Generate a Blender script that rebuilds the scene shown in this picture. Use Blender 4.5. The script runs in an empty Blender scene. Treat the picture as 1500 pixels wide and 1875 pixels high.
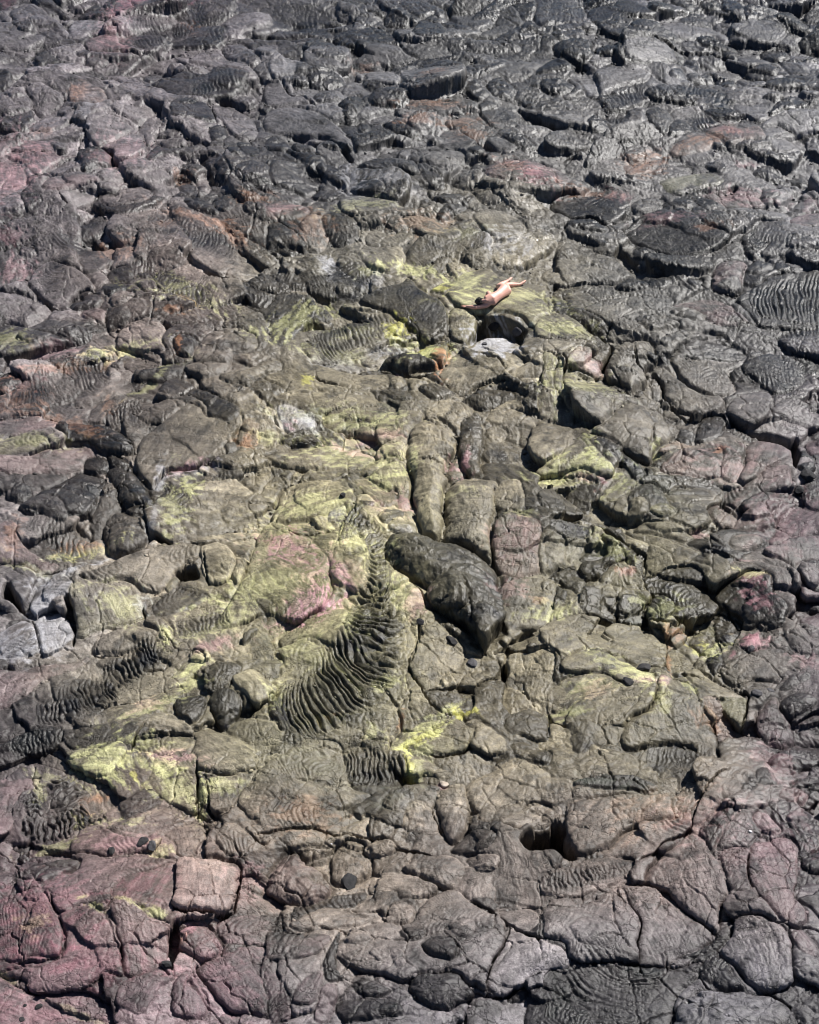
# Recreates a field of cooled rope lava with a person lying on it.
import bpy, math, random
import numpy as np
from mathutils import Vector, Matrix

random.seed(7)
RNG = np.random.default_rng(11)
scene = bpy.context.scene
col = scene.collection
R_ = math.radians

# ------------------------------------------------------------------ camera
CAM_H = 23.5
PITCH = 37.0                       # degrees below the horizon
VFOV = 34.0
cam_data = bpy.data.cameras.new("camera")
cam = bpy.data.objects.new("camera", cam_data)
col.objects.link(cam)
cam.location = (0, 0, CAM_H)
cam.rotation_euler = (R_(90 - PITCH), 0, 0)
cam_data.sensor_fit = 'VERTICAL'
cam_data.sensor_height = 24
cam_data.lens = 12 / math.tan(R_(VFOV / 2))
cam_data.clip_start = 0.5
cam_data.clip_end = 3000
scene.camera = cam

# ------------------------------------------------------------------ world, sun, exposure
SUN_EL, SUN_AZ = 46.0, 47.0        # azimuth clockwise from +Y: beyond the field, to the right
world = bpy.data.worlds.new("World")
scene.world = world
world.use_nodes = True
wn = world.node_tree
wn.nodes.clear()
wo = wn.nodes.new('ShaderNodeOutputWorld')
wb = wn.nodes.new('ShaderNodeBackground')
ws = wn.nodes.new('ShaderNodeTexSky')
ws.sky_type = 'NISHITA'
ws.sun_disc = False
ws.sun_elevation = R_(SUN_EL)
ws.air_density = .5
ws.dust_density = .1
ws.sun_rotation = R_(SUN_AZ)
wb.inputs['Strength'].default_value = 0.05
wn.links.new(ws.outputs[0], wb.inputs[0])
wn.links.new(wb.outputs[0], wo.inputs[0])
sun_data = bpy.data.lights.new("sun", 'SUN')
sun_data.energy = 5.0
sun_data.angle = R_(0.5)
sun_data.color = (1.0, 0.97, 0.93)
sun = bpy.data.objects.new("sun", sun_data)
col.objects.link(sun)
sdir = Vector((math.sin(R_(SUN_AZ)) * math.cos(R_(SUN_EL)), math.cos(R_(SUN_AZ)) * math.cos(R_(SUN_EL)), math.sin(R_(SUN_EL))))
sun.rotation_euler = sdir.to_track_quat('Z', 'Y').to_euler()
sun.location = sdir * 60
scene.view_settings.view_transform = 'Standard'
scene.view_settings.look = 'None'
scene.view_settings.gamma = 1
scene.view_settings.exposure = 0.84
scene.view_settings.use_curve_mapping = False
scene.cycles.pixel_filter_type = 'BLACKMAN_HARRIS'
scene.cycles.filter_width = 1.0

# ------------------------------------------------------------------ survey: photo position <-> ground plane
FPX = 937.5 / math.tan(R_(VFOV / 2))
SP, CP = math.sin(R_(PITCH)), math.cos(R_(PITCH))

def ground(u, v, z=0.0):
    """point of the level z that lies at survey position u, v (1500 x 1875)"""
    a = (np.asarray(u, float) - 750) / FPX
    b = (937.5 - np.asarray(v, float)) / FPX
    dz = -SP + b * CP
    dy = CP + b * SP
    t = (z - CAM_H) / dz
    return a * t, dy * t

# ------------------------------------------------------------------ noise (vectorised)
_perm = RNG.permutation(256)
_perm = np.concatenate([_perm, _perm])
_ang = RNG.random(256) * 2 * np.pi
_gx, _gy = np.cos(_ang).astype(np.float32), np.sin(_ang).astype(np.float32)

def perlin(x, y, seed=0):
    x = x + seed * 17.31
    y = y + seed * 9.77
    xf, yf = np.floor(x), np.floor(y)
    xi, yi = xf.astype(np.int32) & 255, yf.astype(np.int32) & 255
    fx, fy = (x - xf).astype(np.float32), (y - yf).astype(np.float32)
    ux = fx * fx * fx * (fx * (fx * 6 - 15) + 10)
    uy = fy * fy * fy * (fy * (fy * 6 - 15) + 10)
    def g(ix, iy, dx, dy):
        h = _perm[_perm[ix & 255] + (iy & 255)]
        return _gx[h] * dx + _gy[h] * dy
    n00 = g(xi, yi, fx, fy)
    n10 = g(xi + 1, yi, fx - 1, fy)
    n01 = g(xi, yi + 1, fx, fy - 1)
    n11 = g(xi + 1, yi + 1, fx - 1, fy - 1)
    a = n00 + ux * (n10 - n00)
    b = n01 + ux * (n11 - n01)
    return (a + uy * (b - a)) * 1.5

def fbm(x, y, octv, seed=0, gain=.5):
    s, a = 0, 1.0
    for k in range(octv):
        s = s + a * perlin(x * 2 ** k, y * 2 ** k, seed + k * 3)
        a *= gain
    return s

def smooth01(t):
    t = np.clip(t, 0, 1)
    return t * t * (3 - 2 * t)

# ------------------------------------------------------------------ the survey net: dense where the photo looks, sparse beyond
def net_axis(lo, hi, step, ext, grow=1.12, cap=14):
    c = list(np.arange(lo, hi, step))
    a, s = [lo], step
    while a[-1] > lo - ext:
        s = min(s * grow, cap); a.append(a[-1] - s)
    b, s = [c[-1]], step
    while b[-1] < hi + ext:
        s = min(s * grow, cap); b.append(b[-1] + s)
    return np.array(a[1:][::-1] + c + b[1:])

STEP = 1.7
US = net_axis(-170, 1670, 1.8, 300)
va, vb = net_axis(-45, 700, 1.35, 240), net_axis(700, 1990, STEP, 240)
VS = np.concatenate([va[va < 700], vb[vb >= 700]])
U, V = np.meshgrid(US, VS)
X, Y = ground(U, V)
X = X.astype(np.float32); Y = Y.astype(np.float32)
NV, NU = U.shape

# ------------------------------------------------------------------ broad relief
Z0 = 0.30 * fbm(X / 7.0, Y / 7.0, 2, 1) + 0.12 * fbm(X / 2.2, Y / 2.2, 2, 5)
NEAR = np.clip(34.0 / np.hypot(Y, CAM_H), 0, 1) ** 2      # finest relief only where the net can hold it
WX = 0.10 * perlin(X / 0.8, Y / 0.8, 21) + 0.05 * perlin(X / 0.3, Y / 0.3, 22) + 0.022 * NEAR * perlin(X / .11, Y / .11, 25)
WY = 0.10 * perlin(X / 0.8, Y / 0.8, 23) + 0.05 * perlin(X / 0.3, Y / 0.3, 24) + 0.022 * NEAR * perlin(X / .11, Y / .11, 26)
XW, YW = X + WX, Y + WY
H = Z0 - 0.22
PID = np.full(H.shape, -1, np.int32)          # traced piece on top at each net point
SEED = np.zeros(H.shape, np.float32)          # a random number per lobe
FA = np.zeros(H.shape, np.float32)            # coordinates along / across each lobe's flow
FB = np.zeros(H.shape, np.float32)
TONE = np.ones(H.shape, np.float32)
GLOSS = np.zeros(H.shape, np.float32)

def window(us, vs, pad):
    j0, j1 = np.searchsorted(US, [us.min() - pad, us.max() + pad])
    i0, i1 = np.searchsorted(VS, [vs.min() - pad, vs.max() + pad])
    return slice(max(i0 - 1, 0), min(i1 + 1, NV)), slice(max(j0 - 1, 0), min(j1 + 1, NU))

# ------------------------------------------------------------------ untraced lobes everywhere
def scatter_lobes(n, rmin, rmax, lift, flat_share):
    global H
    # even in area of the ground that can be seen
    k = 0
    us = RNG.uniform(US[0], US[-1], n * 6); vs = RNG.uniform(VS[0], VS[-1], n * 6)
    yy = ground(us, vs)[1]
    # chance proportional to the ground area under one unit of the survey
    w = (np.hypot(yy, CAM_H) ** 3); w = w / w.max()
    keep = RNG.random(n * 6) < w * 1.4
    us, vs = us[keep][:n], vs[keep][:n]
    for u, v in zip(us, vs):
        x, y = ground(u, v)
        r = rmin * (rmax / rmin) ** RNG.random()
        asp = 1 + 2.2 * RNG.random() ** 1.3
        ang = 0.5 * math.pi * float(perlin(np.float64(x / 9), np.float64(y / 9), 40)) * 2.2 - 0.9 + RNG.normal() * .5
        ra, rb = r * math.sqrt(asp), r / math.sqrt(asp)
        du = ra * 1.3 * FPX / math.hypot(y, CAM_H) + 3
        w_ = window(np.array([u]), np.array([v]), du)
        if w_[0].stop - w_[0].start < 2 or w_[1].stop - w_[1].start < 2:
            continue
        dx, dy = XW[w_] - x, YW[w_] - y
        a = (dx * math.cos(ang) + dy * math.sin(ang)) / ra
        b = (-dx * math.sin(ang) + dy * math.cos(ang)) / rb
        bend = RNG.normal() * .25
        b = b + bend * a * a
        taper = RNG.uniform(-.3, .3)
        bb = b / (1 + taper * a)
        rr = (np.abs(a) ** 2.4 + np.abs(bb) ** 2.4) ** (1 / 2.4)
        flat = RNG.random() < flat_share
        p = 7 if flat else 2.4
        hgt = min((.125 if flat else .29) * rb, .20) * RNG.uniform(.35, 1.25)
        dome = hgt * np.clip(1 - np.clip(rr, 0, 1) ** p, 0, 1) ** .55
        base = float(Z0[w_].mean()) + RNG.normal() * .06 + lift
        tilt = RNG.normal(size=2) * .10
        fa = -math.pi / 2 - .3 + RNG.normal() * .8                  # the side its front bulges to
        q = (dx * math.cos(fa) + dy * math.sin(fa)) / max(ra, rb)
        z = base + dome * (.25 + .75 * smooth01(q * .7 + .75)) - .1 * hgt + tilt[0] * dx + tilt[1] * dy + .10 * hgt * q
        m = (rr < 1) & (z > H[w_])
        if not m.any():
            continue
        H[w_][m] = z[m]
        SEED[w_][m] = RNG.random()
        FA[w_][m] = (a * ra)[m]; FB[w_][m] = (b * rb)[m]
        TONE[w_][m] = RNG.choice([1.3, 1.1, 1, .85, .68, .5]) * RNG.uniform(.92, 1.08)
        GLOSS[w_][m] = RNG.random()

scatter_lobes(1900, .7, 2.0, -.06, .75)
scatter_lobes(1500, .25, .8, -.03, .5)
scatter_lobes(600, .10, .25, -.02, .1)

# ------------------------------------------------------------------ traced pieces
TRACES = '''
@0,0
S n:0 190 60 170 130 220 250 230 180 290 60 300 0 290
L n:100 70 200 50 300 120 370 180 370 240 280 190 150 180 60 120
T d:170 20 230 5 330 60 400 110 430 125 340 105 240 65
L d:430 110 490 50 560 50 590 120 520 130
S p:630 60 690 20 740 90 700 130 640 130
S p:720 10 830 20 800 80 750 90
S n:390 160 480 130 600 150 560 190 480 220 400 240
S p:480 240 640 190 660 260 780 310 560 310 480 290
R 6 4 .5 d:1120 90 60 1000 120 90 880 170 110 730 210 100
R 7 4 .3 d:960 190 60 1080 200 60 1230 200 60
S n:1080 290 1200 260 1280 340 1220 380 1100 350 1040 330
L n:1210 250 1330 240 1400 300 1430 360 1370 390 1280 340
S n:1410 270 1500 250 1500 340 1430 330
S n:1240 390 1330 350 1400 440 1330 460 1260 420
S n:1400 400 1460 360 1500 370 1500 450 1430 460
L n:150 500 240 490 340 550 330 600 220 640 170 570
L n:0 560 60 520 150 560 170 620 60 660 0 640
S o:390 500 480 490 580 540 560 600 440 600 380 570
L l:560 440 640 440 660 500 620 520 570 490
L d:780 390 850 360 910 400 880 440 820 470 780 430
S d:830 480 1000 430 1120 440 1200 410 1340 430 1360 480 1260 550 1080 560 960 560 900 520
R 6 3 .4 d:1060 500 60 1180 490 70 1320 470 60
S n:620 620 700 600 800 600 880 620 870 650 760 690 640 650
S d:930 620 1000 580 1130 580 1170 620 1180 690 1060 680 960 680
S n:1160 580 1280 580 1390 660 1410 760 1330 780 1230 700
L n:770 690 830 650 900 640 940 690 860 740 850 800 800 810 770 760
S n:170 700 300 610 420 620 380 700 300 740 190 740
S n:490 690 600 660 740 720 690 760 560 840 500 800 480 750
S n*1.3:560 850 690 760 760 720 810 840 740 910 640 920 620 870
L d*1.3:430 870 500 850 550 850 620 890 610 950 540 970 500 1000 460 1000 440 940
L d:810 900 860 810 920 840 1000 830 1100 790 1130 810 1050 860 900 880 850 920
S p:30 880 120 810 260 800 330 880 420 870 300 930 270 960 200 990 120 920
S n:680 920 830 930 810 980 710 1010
S n:530 1000 620 950 690 980 680 1020 570 1040
L n:270 960 350 910 430 900 450 1000 320 1010
S p:230 1080 320 1020 520 1010 550 1050 440 1070 330 1100
S n:330 1110 530 1050 510 1120 440 1150 380 1160
S n:560 1090 660 1100 740 1160 660 1170 590 1160
S n:720 1030 800 1000 900 970 1000 1050 940 1090 840 1110 830 1060
S n:640 1080 760 1040 830 1080 820 1130 740 1160
L d:120 1120 170 1060 240 1140 200 1200 160 1190
S p:0 930 100 920 150 1020 90 1080 0 1160
L d:960 980 1010 950 1070 1000 1060 1080 1020 1080 980 1030
L n:1080 990 1120 950 1160 1000 1140 1080 1090 1090
L d:1130 880 1200 870 1260 950 1260 1020 1200 1010 1140 940
L k:1160 720 1230 700 1260 760 1200 800 1150 770
L k:1250 830 1320 830 1330 880 1270 890
L k:1300 800 1380 790 1430 840 1410 890 1340 870
L d:1290 960 1380 920 1490 960 1460 1010 1350 1050 1290 1020
L k:1010 1110 1100 1100 1200 1170 1200 1210 1110 1190 1030 1160
L d:1180 1110 1250 1090 1310 1130 1270 1190 1210 1190
L d:1330 1160 1430 1130 1500 1160 1500 1240 1400 1230
R 6 3.5 .8 d:430 1220 110 420 1300 150 400 1400 150
R 7 4 .2 o:820 1220 50 980 1290 90 1130 1330 90 1280 1400 70
C 3 14:400 740 450 740 490 750 440 790 440 850 520 850 570 860 620 880 630 930 740 910 800 850
C 3 14:320 1090 380 1160 450 1150 530 1100 550 1050
C 3 16:620 310 760 310 900 300 960 290 1030 280
C 3 12:1180 590 1140 580 1180 650 1190 700
@500,0
R 5 2.5 .3 d:0 60 60 120 100 70 300 150 70
L n:340 70 380 45 460 70 480 110 420 130 350 110
L d:610 120 660 90 740 100 760 150 700 170 620 160
S d:780 170 880 110 940 180 960 240 880 260 780 240
S d:180 260 260 230 340 250 330 290 220 300
S n:160 330 260 290 400 290 440 340 410 390 300 410 200 400
S n:450 340 540 280 660 280 790 300 790 350 640 370 500 370
S n:700 290 820 270 950 290 960 330 800 340
S l:700 430 800 400 920 430 1050 470 1050 520 960 540 830 500 740 520 710 470
S l:510 410 560 370 640 380 700 450 690 510 600 500 530 470
S l:0 350 90 340 130 430 60 460 0 450
L d:180 430 260 400 380 430 390 480 280 510 200 480
S n:0 480 50 470 100 550 200 550 260 610 150 600 0 600
L n:220 550 280 510 380 520 380 580 260 600
L k*1.2:360 600 420 560 480 560 510 610 470 660 400 650
L k:380 650 450 650 470 690 410 710
L k:470 690 520 690 540 740 500 770 470 740
L d:520 590 560 540 680 530 760 570 720 610 600 620
S n:720 610 820 580 960 600 1040 650 920 660 780 640
S n:950 680 1030 660 1130 690 1160 720 1050 740 960 710
L k:610 700 700 690 790 740 830 780 760 780 650 750
L d:1070 480 1130 460 1180 520 1200 560 1120 600 1060 540
L d:1170 490 1250 440 1330 500 1310 560 1220 560
S d:1130 610 1230 600 1340 640 1320 720 1230 720 1150 670
S n*1.4:0 620 150 620 300 680 400 760 450 830 460 870 380 820 280 770 180 760 0 720
T d:0 760 80 770 120 850 240 870 300 940 280 980 200 960 100 870 0 840
T d:240 950 320 940 410 990 420 1050 350 1040 270 990
P 40:440 900 400 850 330 800 220 780 160 780 200 800 310 820 380 880 420 930
L d*1.3:460 930 540 890 660 880 760 910 800 950 790 1010 680 1000 560 980 470 960
L n:810 900 880 850 1000 840 1060 870 1050 920 970 980 900 960 820 930
L d:800 940 850 980 920 1010 940 1060 860 1060 810 1010
L k:1070 850 1150 820 1260 840 1250 870 1120 890
S n:1170 780 1280 780 1340 820 1290 860 1200 820
L d:1260 770 1360 760 1440 810 1450 860 1370 850
L n:1100 1060 1180 1020 1270 1060 1310 1130 1210 1150 1130 1120
L n:980 990 1060 950 1150 980 1140 1030 1040 1050
S d:0 950 60 920 160 950 260 1030 200 1080 80 1060 0 1030
L d:420 1070 500 1030 590 1050 610 1100 520 1110
S n:370 1120 480 1100 600 1130 720 1170 800 1190 760 1230 600 1230 480 1230 380 1190
L d:260 1230 320 1190 420 1210 480 1280 460 1340 360 1370 290 1310
L d:870 1110 970 1080 1050 1100 1070 1140 960 1170 890 1150
T k:910 1200 1000 1150 1070 1140 1050 1190 960 1240 910 1250
S n:1100 1220 1200 1180 1300 1210 1400 1280 1300 1340 1180 1330
L n:130 1280 200 1210 260 1220 300 1330 270 1380 190 1380
L d:0 1260 100 1240 170 1310 180 1390 60 1380 0 1380
S p:0 1150 140 1150 210 1190 120 1230 0 1230
S n:500 1350 560 1280 700 1260 770 1320 700 1370 560 1380
S n:700 1240 800 1220 940 1260 1040 1320 960 1360 800 1310
C 3 14:50 470 90 540 150 550 210 590 260 610
C 2.5 12:700 430 710 510 740 520
P 30:840 1060 880 1100 940 1160 890 1160 850 1100
@1000,0
T n:0 0 150 0 210 60 220 140 100 160 0 150
R 5 3 .2 n:20 80 60 100 90 70 200 100 70
L k:220 30 300 10 400 20 350 50 250 60
S d:230 90 340 60 480 50 600 130 600 200 480 240 350 220 250 150
L k:560 50 630 20 700 80 650 120 570 110
L k:680 10 760 0 820 60 740 60
L k:840 20 920 10 960 60 880 70
L d:960 20 1060 10 1100 90 1000 90
L d:1080 70 1150 70 1160 130 1120 170 1080 120
L k:1250 110 1330 70 1430 130 1430 190 1340 180
L k:1400 220 1500 190 1500 300 1430 280
S l:600 140 700 130 900 160 1000 200 980 240 880 210 780 230 640 190
L k:820 220 900 200 1000 240 1070 280 1050 340 960 290 870 260
S n:1000 170 1200 140 1320 190 1250 250 1120 240
S n:1060 290 1180 260 1250 340 1150 370 1070 350
L d:1170 270 1280 250 1340 310 1290 350 1210 330
L k*1.4:40 280 130 250 240 260 260 330 200 380 110 360 50 330
L k:260 290 340 270 420 290 400 330 290 340
L k:0 380 80 340 150 390 90 420 0 420
S l:440 300 560 270 680 280 720 340 600 370 440 370
S l:260 420 400 390 560 390 560 460 450 480 300 530 270 480
S l:130 420 230 390 280 480 290 540 210 520 190 470
L k:0 460 100 450 160 490 90 540 0 520
L d:670 410 740 380 780 420 760 450 690 440
L d:780 400 900 400 930 440 850 450 790 440
L d:930 430 1020 420 1050 470 970 480
S n:1050 410 1130 380 1220 470 1120 480
L d:1100 380 1200 360 1280 390 1240 440 1150 430
L d:600 490 660 470 700 530 650 550
R 5.5 4 .5 d:720 500 40 860 520 70 940 580 80 900 660 80 800 700 60
R 5.5 4 .4 d:540 520 60 450 540 70 350 580 60
L n:440 610 520 580 580 610 540 650 470 640
L d:550 640 620 600 700 650 660 740 600 740
L d:670 700 740 660 820 730 760 750 680 770
L k:230 680 290 660 350 710 300 740 240 730
R 5 3.5 .2 d:300 620 40 370 640 50 440 690 40
S n:1030 580 1140 560 1270 600 1220 670 1160 690 1050 640
L d:1240 620 1310 560 1400 560 1450 620 1340 630 1220 660
S l:1180 710 1300 650 1450 650 1500 700 1400 750 1300 720
S n:1200 730 1270 710 1330 750 1210 780
S n:1230 790 1330 750 1420 770 1430 820 1330 840 1260 860
S o:680 850 750 780 860 760 920 800 870 840 760 860
L n:620 850 670 790 760 750 700 800 650 860
S o:860 730 960 690 1100 690 1180 720 1190 800 1100 800 1000 830 940 770
S n:430 870 530 830 640 860 600 900 460 900
S o:430 930 560 900 640 880 570 950 470 980
S n:580 950 700 910 800 930 860 960 750 1000 640 980
R 6 3 .2 d:500 1000 30 600 1030 40 690 1060 30
S y:620 1000 740 970 860 950 970 990 950 1030 800 1060 710 1070
L r:-300 960 -230 910 -100 890 50 930 130 1000 80 1060 -120 1070 -230 1040 -290 1010
S d*1.4:20 1130 120 1080 300 1080 430 1110 450 1180 340 1240 260 1210 100 1190
R 6 2.5 .3 d:230 1100 190 240 1150 190 250 1210 120
L k:120 1220 240 1210 340 1270 280 1290 150 1270
L n:460 1130 560 1080 650 1100 610 1170 500 1190
L d:700 1120 770 1090 830 1140 790 1170 700 1150
S p:840 1080 1000 1050 1170 1080 1190 1140 1100 1150 960 1140 900 1100
L n:1180 1060 1300 1030 1380 1060 1320 1130 1200 1140
S l:1330 1130 1400 1040 1440 1070 1480 1130 1420 1170
S n:900 1180 1020 1150 1240 1150 1330 1190 1250 1240 1100 1220
S p:1330 1240 1450 1180 1500 1220 1470 1270
S d*1.2:430 1250 600 1170 800 1190 860 1270 1000 1330 900 1400 700 1400 500 1330
R 6 3 .3 d:1130 1280 60 1230 1320 80 1330 1370 60
L d:1130 950 1220 900 1290 950 1330 1000 1240 1000
L d:1310 960 1400 930 1460 970 1440 1010
C 3.5 18:530 250 640 260 700 280 800 295 900 295 960 310 1030 330
C 3 14:1030 590 1040 650 1100 660 1160 690
C 3.5 20:110 1210 240 1200 300 1230 350 1270
P 25:400 1270 520 1220 560 1210 470 1260
@0,470
L n*1.4:0 230 100 210 200 240 280 290 220 370 130 410 60 380 0 400
S n*1.5:150 150 250 60 380 80 480 130 520 200 400 230 380 290 290 270 200 200
R 7 2.5 .6 n:330 80 80 310 150 100 330 230 80
P 35:230 250 290 280 370 295 370 310 290 305
L d:380 280 430 210 510 200 560 260 520 300 420 310
L k:560 190 620 160 690 180 680 220 600 250
S d:600 100 700 80 740 130 730 170 620 160
R 7 4 .1 d:730 110 60 790 110 70 850 100 70
S n:820 20 940 10 1040 60 960 90 830 100
R 8 4 .5 y:860 120 40 960 190 70 1080 240 70 1160 260 40
S n*1.4:1040 20 1250 0 1440 60 1350 130 1240 120 1130 100
P 45:1110 100 1240 125 1350 135 1400 110 1360 160 1240 155 1150 130
L d:1370 160 1430 110 1500 130 1500 210 1400 200
L p:450 330 520 300 600 320 560 360 470 360
L d:580 380 600 310 690 300 720 350 660 380 600 400
L n:610 250 660 220 740 240 700 290 620 300
L d:320 440 400 400 500 410 500 460 400 480 340 470
T d:90 480 200 440 310 450 400 480 260 500 180 520
S l*1.3:640 420 740 360 860 360 920 420 900 500 920 550 840 560 740 530 640 500
L k*1.4:960 490 1020 470 1080 490 1090 540 1050 580 980 570
L n:1100 500 1200 430 1300 420 1400 460 1400 530 1290 560 1260 620 1160 620 1060 590
S p:230 560 300 510 400 510 440 550 360 580 250 590
L y:480 550 550 510 630 510 640 560 560 570
R 6 4 .35 d:580 640 90 460 680 130 300 740 140 200 800 120
R 6 4 .3 d:260 800 90 150 830 90 60 800 70
L k:0 690 60 670 130 710 100 750 30 780 0 780
S n:680 590 800 540 900 580 860 640 740 650
T b:1200 680 1320 650 1420 610 1500 560 1500 630 1440 680 1380 740 1300 740 1230 720
S b*1.5:740 1130 800 1000 950 900 1040 850 1110 880 1150 920 1300 880 1330 960 1290 1010 1300 1090 1200 1140 1080 1175 950 1185 870 1250 830 1290 780 1220
T d:880 780 930 700 1010 690 1100 750 1200 810 1310 860 1320 920 1250 960 1170 930 1120 860 1040 800
R 7 1.5 .3 n:1180 850 60 1250 920 80 1230 1000 60
L d:1240 1080 1300 1060 1310 1100 1260 1120
R 8 5 .7 d:780 850 60 700 890 70 610 900 60
S n:720 830 900 800 1020 840 1000 880 880 940 760 920
R 7 3 .2 d:720 930 40 800 930 40 890 910 40
S p:0 930 160 900 330 930 300 1000 130 1010 0 1040
L k*1.2:300 1000 350 940 470 930 600 940 700 1000 740 1080 680 1110 560 1090 480 1040 380 1030
S y:0 1050 100 1020 200 1020 290 1070 250 1120 150 1110 0 1120
S p:0 1130 150 1120 300 1070 480 1050 540 1090 440 1150 300 1200 120 1220 0 1200
L k:150 1410 200 1340 300 1270 420 1170 540 1180 580 1240 540 1320 480 1410
L k:60 1360 90 1290 150 1280 180 1340 130 1390
T k*1.2:580 1100 660 1110 740 1180 790 1270 840 1340 840 1410 700 1410 640 1300 590 1200
L k*1.2:460 1140 500 1100 580 1110 600 1160 540 1180 480 1170
S o:1310 1020 1340 950 1420 960 1420 1060 1320 1070
L y:1430 1000 1500 980 1500 1060 1450 1070
S l:1050 1320 1100 1270 1200 1250 1300 1240 1400 1300 1300 1320 1150 1310
R 8 4 .6 y:900 1310 60 960 1340 70 1020 1390 60
C 3 16:840 1310 870 1240 940 1190 1080 1185 1200 1150
C 3 14:280 910 360 950
@500,470
S d*1.3:480 250 700 180 740 150 800 210 950 310 970 420 880 470 740 400 640 330 540 300
R 5 0.8 .3 d:620 260 50 760 280 110 900 370 90
R 6.5 4.5 .35 d:660 350 60 520 400 100 380 460 110 250 520 100
R 7 4 .3 d:380 60 120 390 150 120 400 240 90
S w:480 560 560 520 640 530 620 590 520 610
S y:860 230 930 190 1000 180 1080 120 1200 110 1230 190 1150 260 1040 300 970 260
S y*1.4:950 240 1080 230 1200 200 1330 180 1450 230 1500 300 1500 480 1420 420 1350 360 1200 330 1100 330 1000 300
S y*1.5:970 320 1040 310 1110 340 1110 400 1080 480 1000 470 970 420
P 24:1040 520 1100 420 1200 390 1310 400 1400 470 1340 560 1250 575 1110 560
P 42:1110 360 1180 340 1250 350 1320 390 1400 430 1390 490 1340 450 1280 420 1180 420 1110 440
S w*.6:1050 520 1110 490 1180 430 1290 430 1370 490 1330 550 1250 560 1120 540
L d:1370 440 1410 410 1450 460 1400 490
L y*1.2:620 420 680 370 720 380 740 420 700 440 660 440
L n:700 510 760 450 830 450 850 490 780 520
P 35:560 640 640 640 760 670 860 660 900 640 880 660 780 690 640 660
L k*2.4:570 620 640 560 720 540 780 540 900 600 900 640 780 650 740 660 640 620
S y*2.4:770 510 880 480 960 510 960 560 940 630 880 590 780 540
S n:940 620 1000 560 1080 550 1180 580 1280 640 1250 690 1150 720 1060 760 1000 770 930 700
L n:1350 540 1420 490 1500 500 1500 570 1390 610
S n:1290 690 1400 640 1500 600 1500 680 1400 710
T d:1220 720 1300 700 1400 740 1500 790 1500 860 1400 830 1330 770
T d:1040 800 1110 750 1220 740 1310 770 1320 810 1250 840 1160 860 1080 830
L d:580 760 650 750 740 780 770 820 700 830 620 790
L n:640 690 700 680 730 720 680 750 640 730
L n:740 700 800 690 860 710 820 750 760 770
L d:800 740 880 720 990 760 960 800 880 820 820 780
L k:830 670 880 650 930 680 940 730 880 700
S b:160 650 300 640 480 650 600 660 640 690 620 740 500 760 380 740 250 700
S b:30 790 160 760 300 780 420 790 460 840 300 880 150 830
S b:270 890 400 860 600 870 800 890 830 920 770 980 720 1010 560 990 380 970 290 940
S w:20 860 100 840 200 900 230 950 180 970 70 980
L d:30 1030 120 980 220 990 260 1040 140 1060
S b:0 1120 150 1060 300 1040 420 1060 550 1090 520 1150 400 1190 260 1180 100 1170
L n:560 1070 620 1030 700 1040 740 1080 720 1140 640 1120 570 1110
L y:480 1200 500 1160 560 1120 650 1120 690 1140 590 1170 560 1210 520 1220
S y:530 1240 600 1170 680 1150 740 1180 770 1260 760 1400 690 1400 640 1300
S n:1170 900 1220 840 1330 820 1420 900 1450 960 1330 940 1230 940
S n:1170 960 1230 940 1290 980 1230 1030 1180 1010
S n:20 1350 60 1270 200 1240 350 1250 440 1300 420 1410 20 1410
T d:360 1210 400 1200 440 1280 450 1310 410 1290 390 1240
S p:440 1250 520 1230 600 1290 680 1300 690 1370 610 1400 520 1330
T n*1.3:740 1010 800 940 880 920 960 960 1010 1020 1000 1100 960 1180 970 1260 950 1330 940 1500 920 1570 860 1550 780 1420 780 1290 750 1200 740 1110
L n:990 830 1040 810 1100 850 1090 890 1010 910
T d*1.3:1030 970 1070 920 1130 880 1160 960 1160 1050 1130 1150 1150 1220 1090 1250 1030 1180 1020 1080
T n*1.2:960 1290 1040 1240 1150 1250 1230 1290 1220 1410 1200 1520 1180 1680 1000 1650 940 1580 950 1410
S n:1230 1290 1350 1270 1370 1410 1230 1410
C 3 14:1110 490 1180 500 1240 540 1290 560
C 2.5 12:970 560 1040 520 1100 500
C 3 12:0 880 20 950 50 980
C 2.5 12:230 630 245 700 300 720 400 745
C 2.5 10:760 1180 850 1170 950 1180
C 3 14:1040 540 1110 560 1180 590 1240 610 1280 680
@1000,470
S y:0 380 80 340 160 380 230 460 280 510 240 540 120 520 0 500
S n:0 520 100 540 260 560 270 590 170 570 60 600 0 590
S y:0 600 60 640 90 720 80 790 0 790
S p:100 640 180 590 270 600 300 660 240 690 100 670
S y:100 690 250 680 380 730 400 790 320 830 200 840 120 800
S n:0 800 90 800 140 900 130 950 0 900
S n:200 310 330 260 520 240 680 270 640 330 500 330 380 390 260 370
T d:50 310 130 290 230 320 340 390 330 430 220 400 120 350
L n:340 430 380 390 480 420 560 480 460 500 360 480
P 45:200 400 320 440 350 480 370 530 350 620 300 660 290 620 350 540 300 480 230 430
L b*1.6:310 640 360 540 460 500 560 490 600 540 610 610 540 640 560 700 500 760 460 790 400 720 340 700
L k:540 580 580 560 620 590 600 610 550 600
L k:630 580 670 575 690 600 650 610
S n*1.3:690 590 740 510 850 460 1000 480 1120 540 1080 600 1000 640 1050 740 950 780 860 760 760 690
S d*.8:720 540 850 460 1000 480 1120 540 1050 570 880 570
S n:580 660 640 730 630 780 590 760
S n*1.6:570 640 640 620 750 690 860 770 960 780 980 840 880 880 760 860 660 780 640 700
L n:620 500 700 440 820 430 900 450 760 500 680 550
L b:480 380 560 340 660 350 740 390 650 430 560 450
S p:700 280 820 240 940 240 1040 300 1000 330 880 330
L b:670 320 760 290 860 330 850 370 740 350
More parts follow.
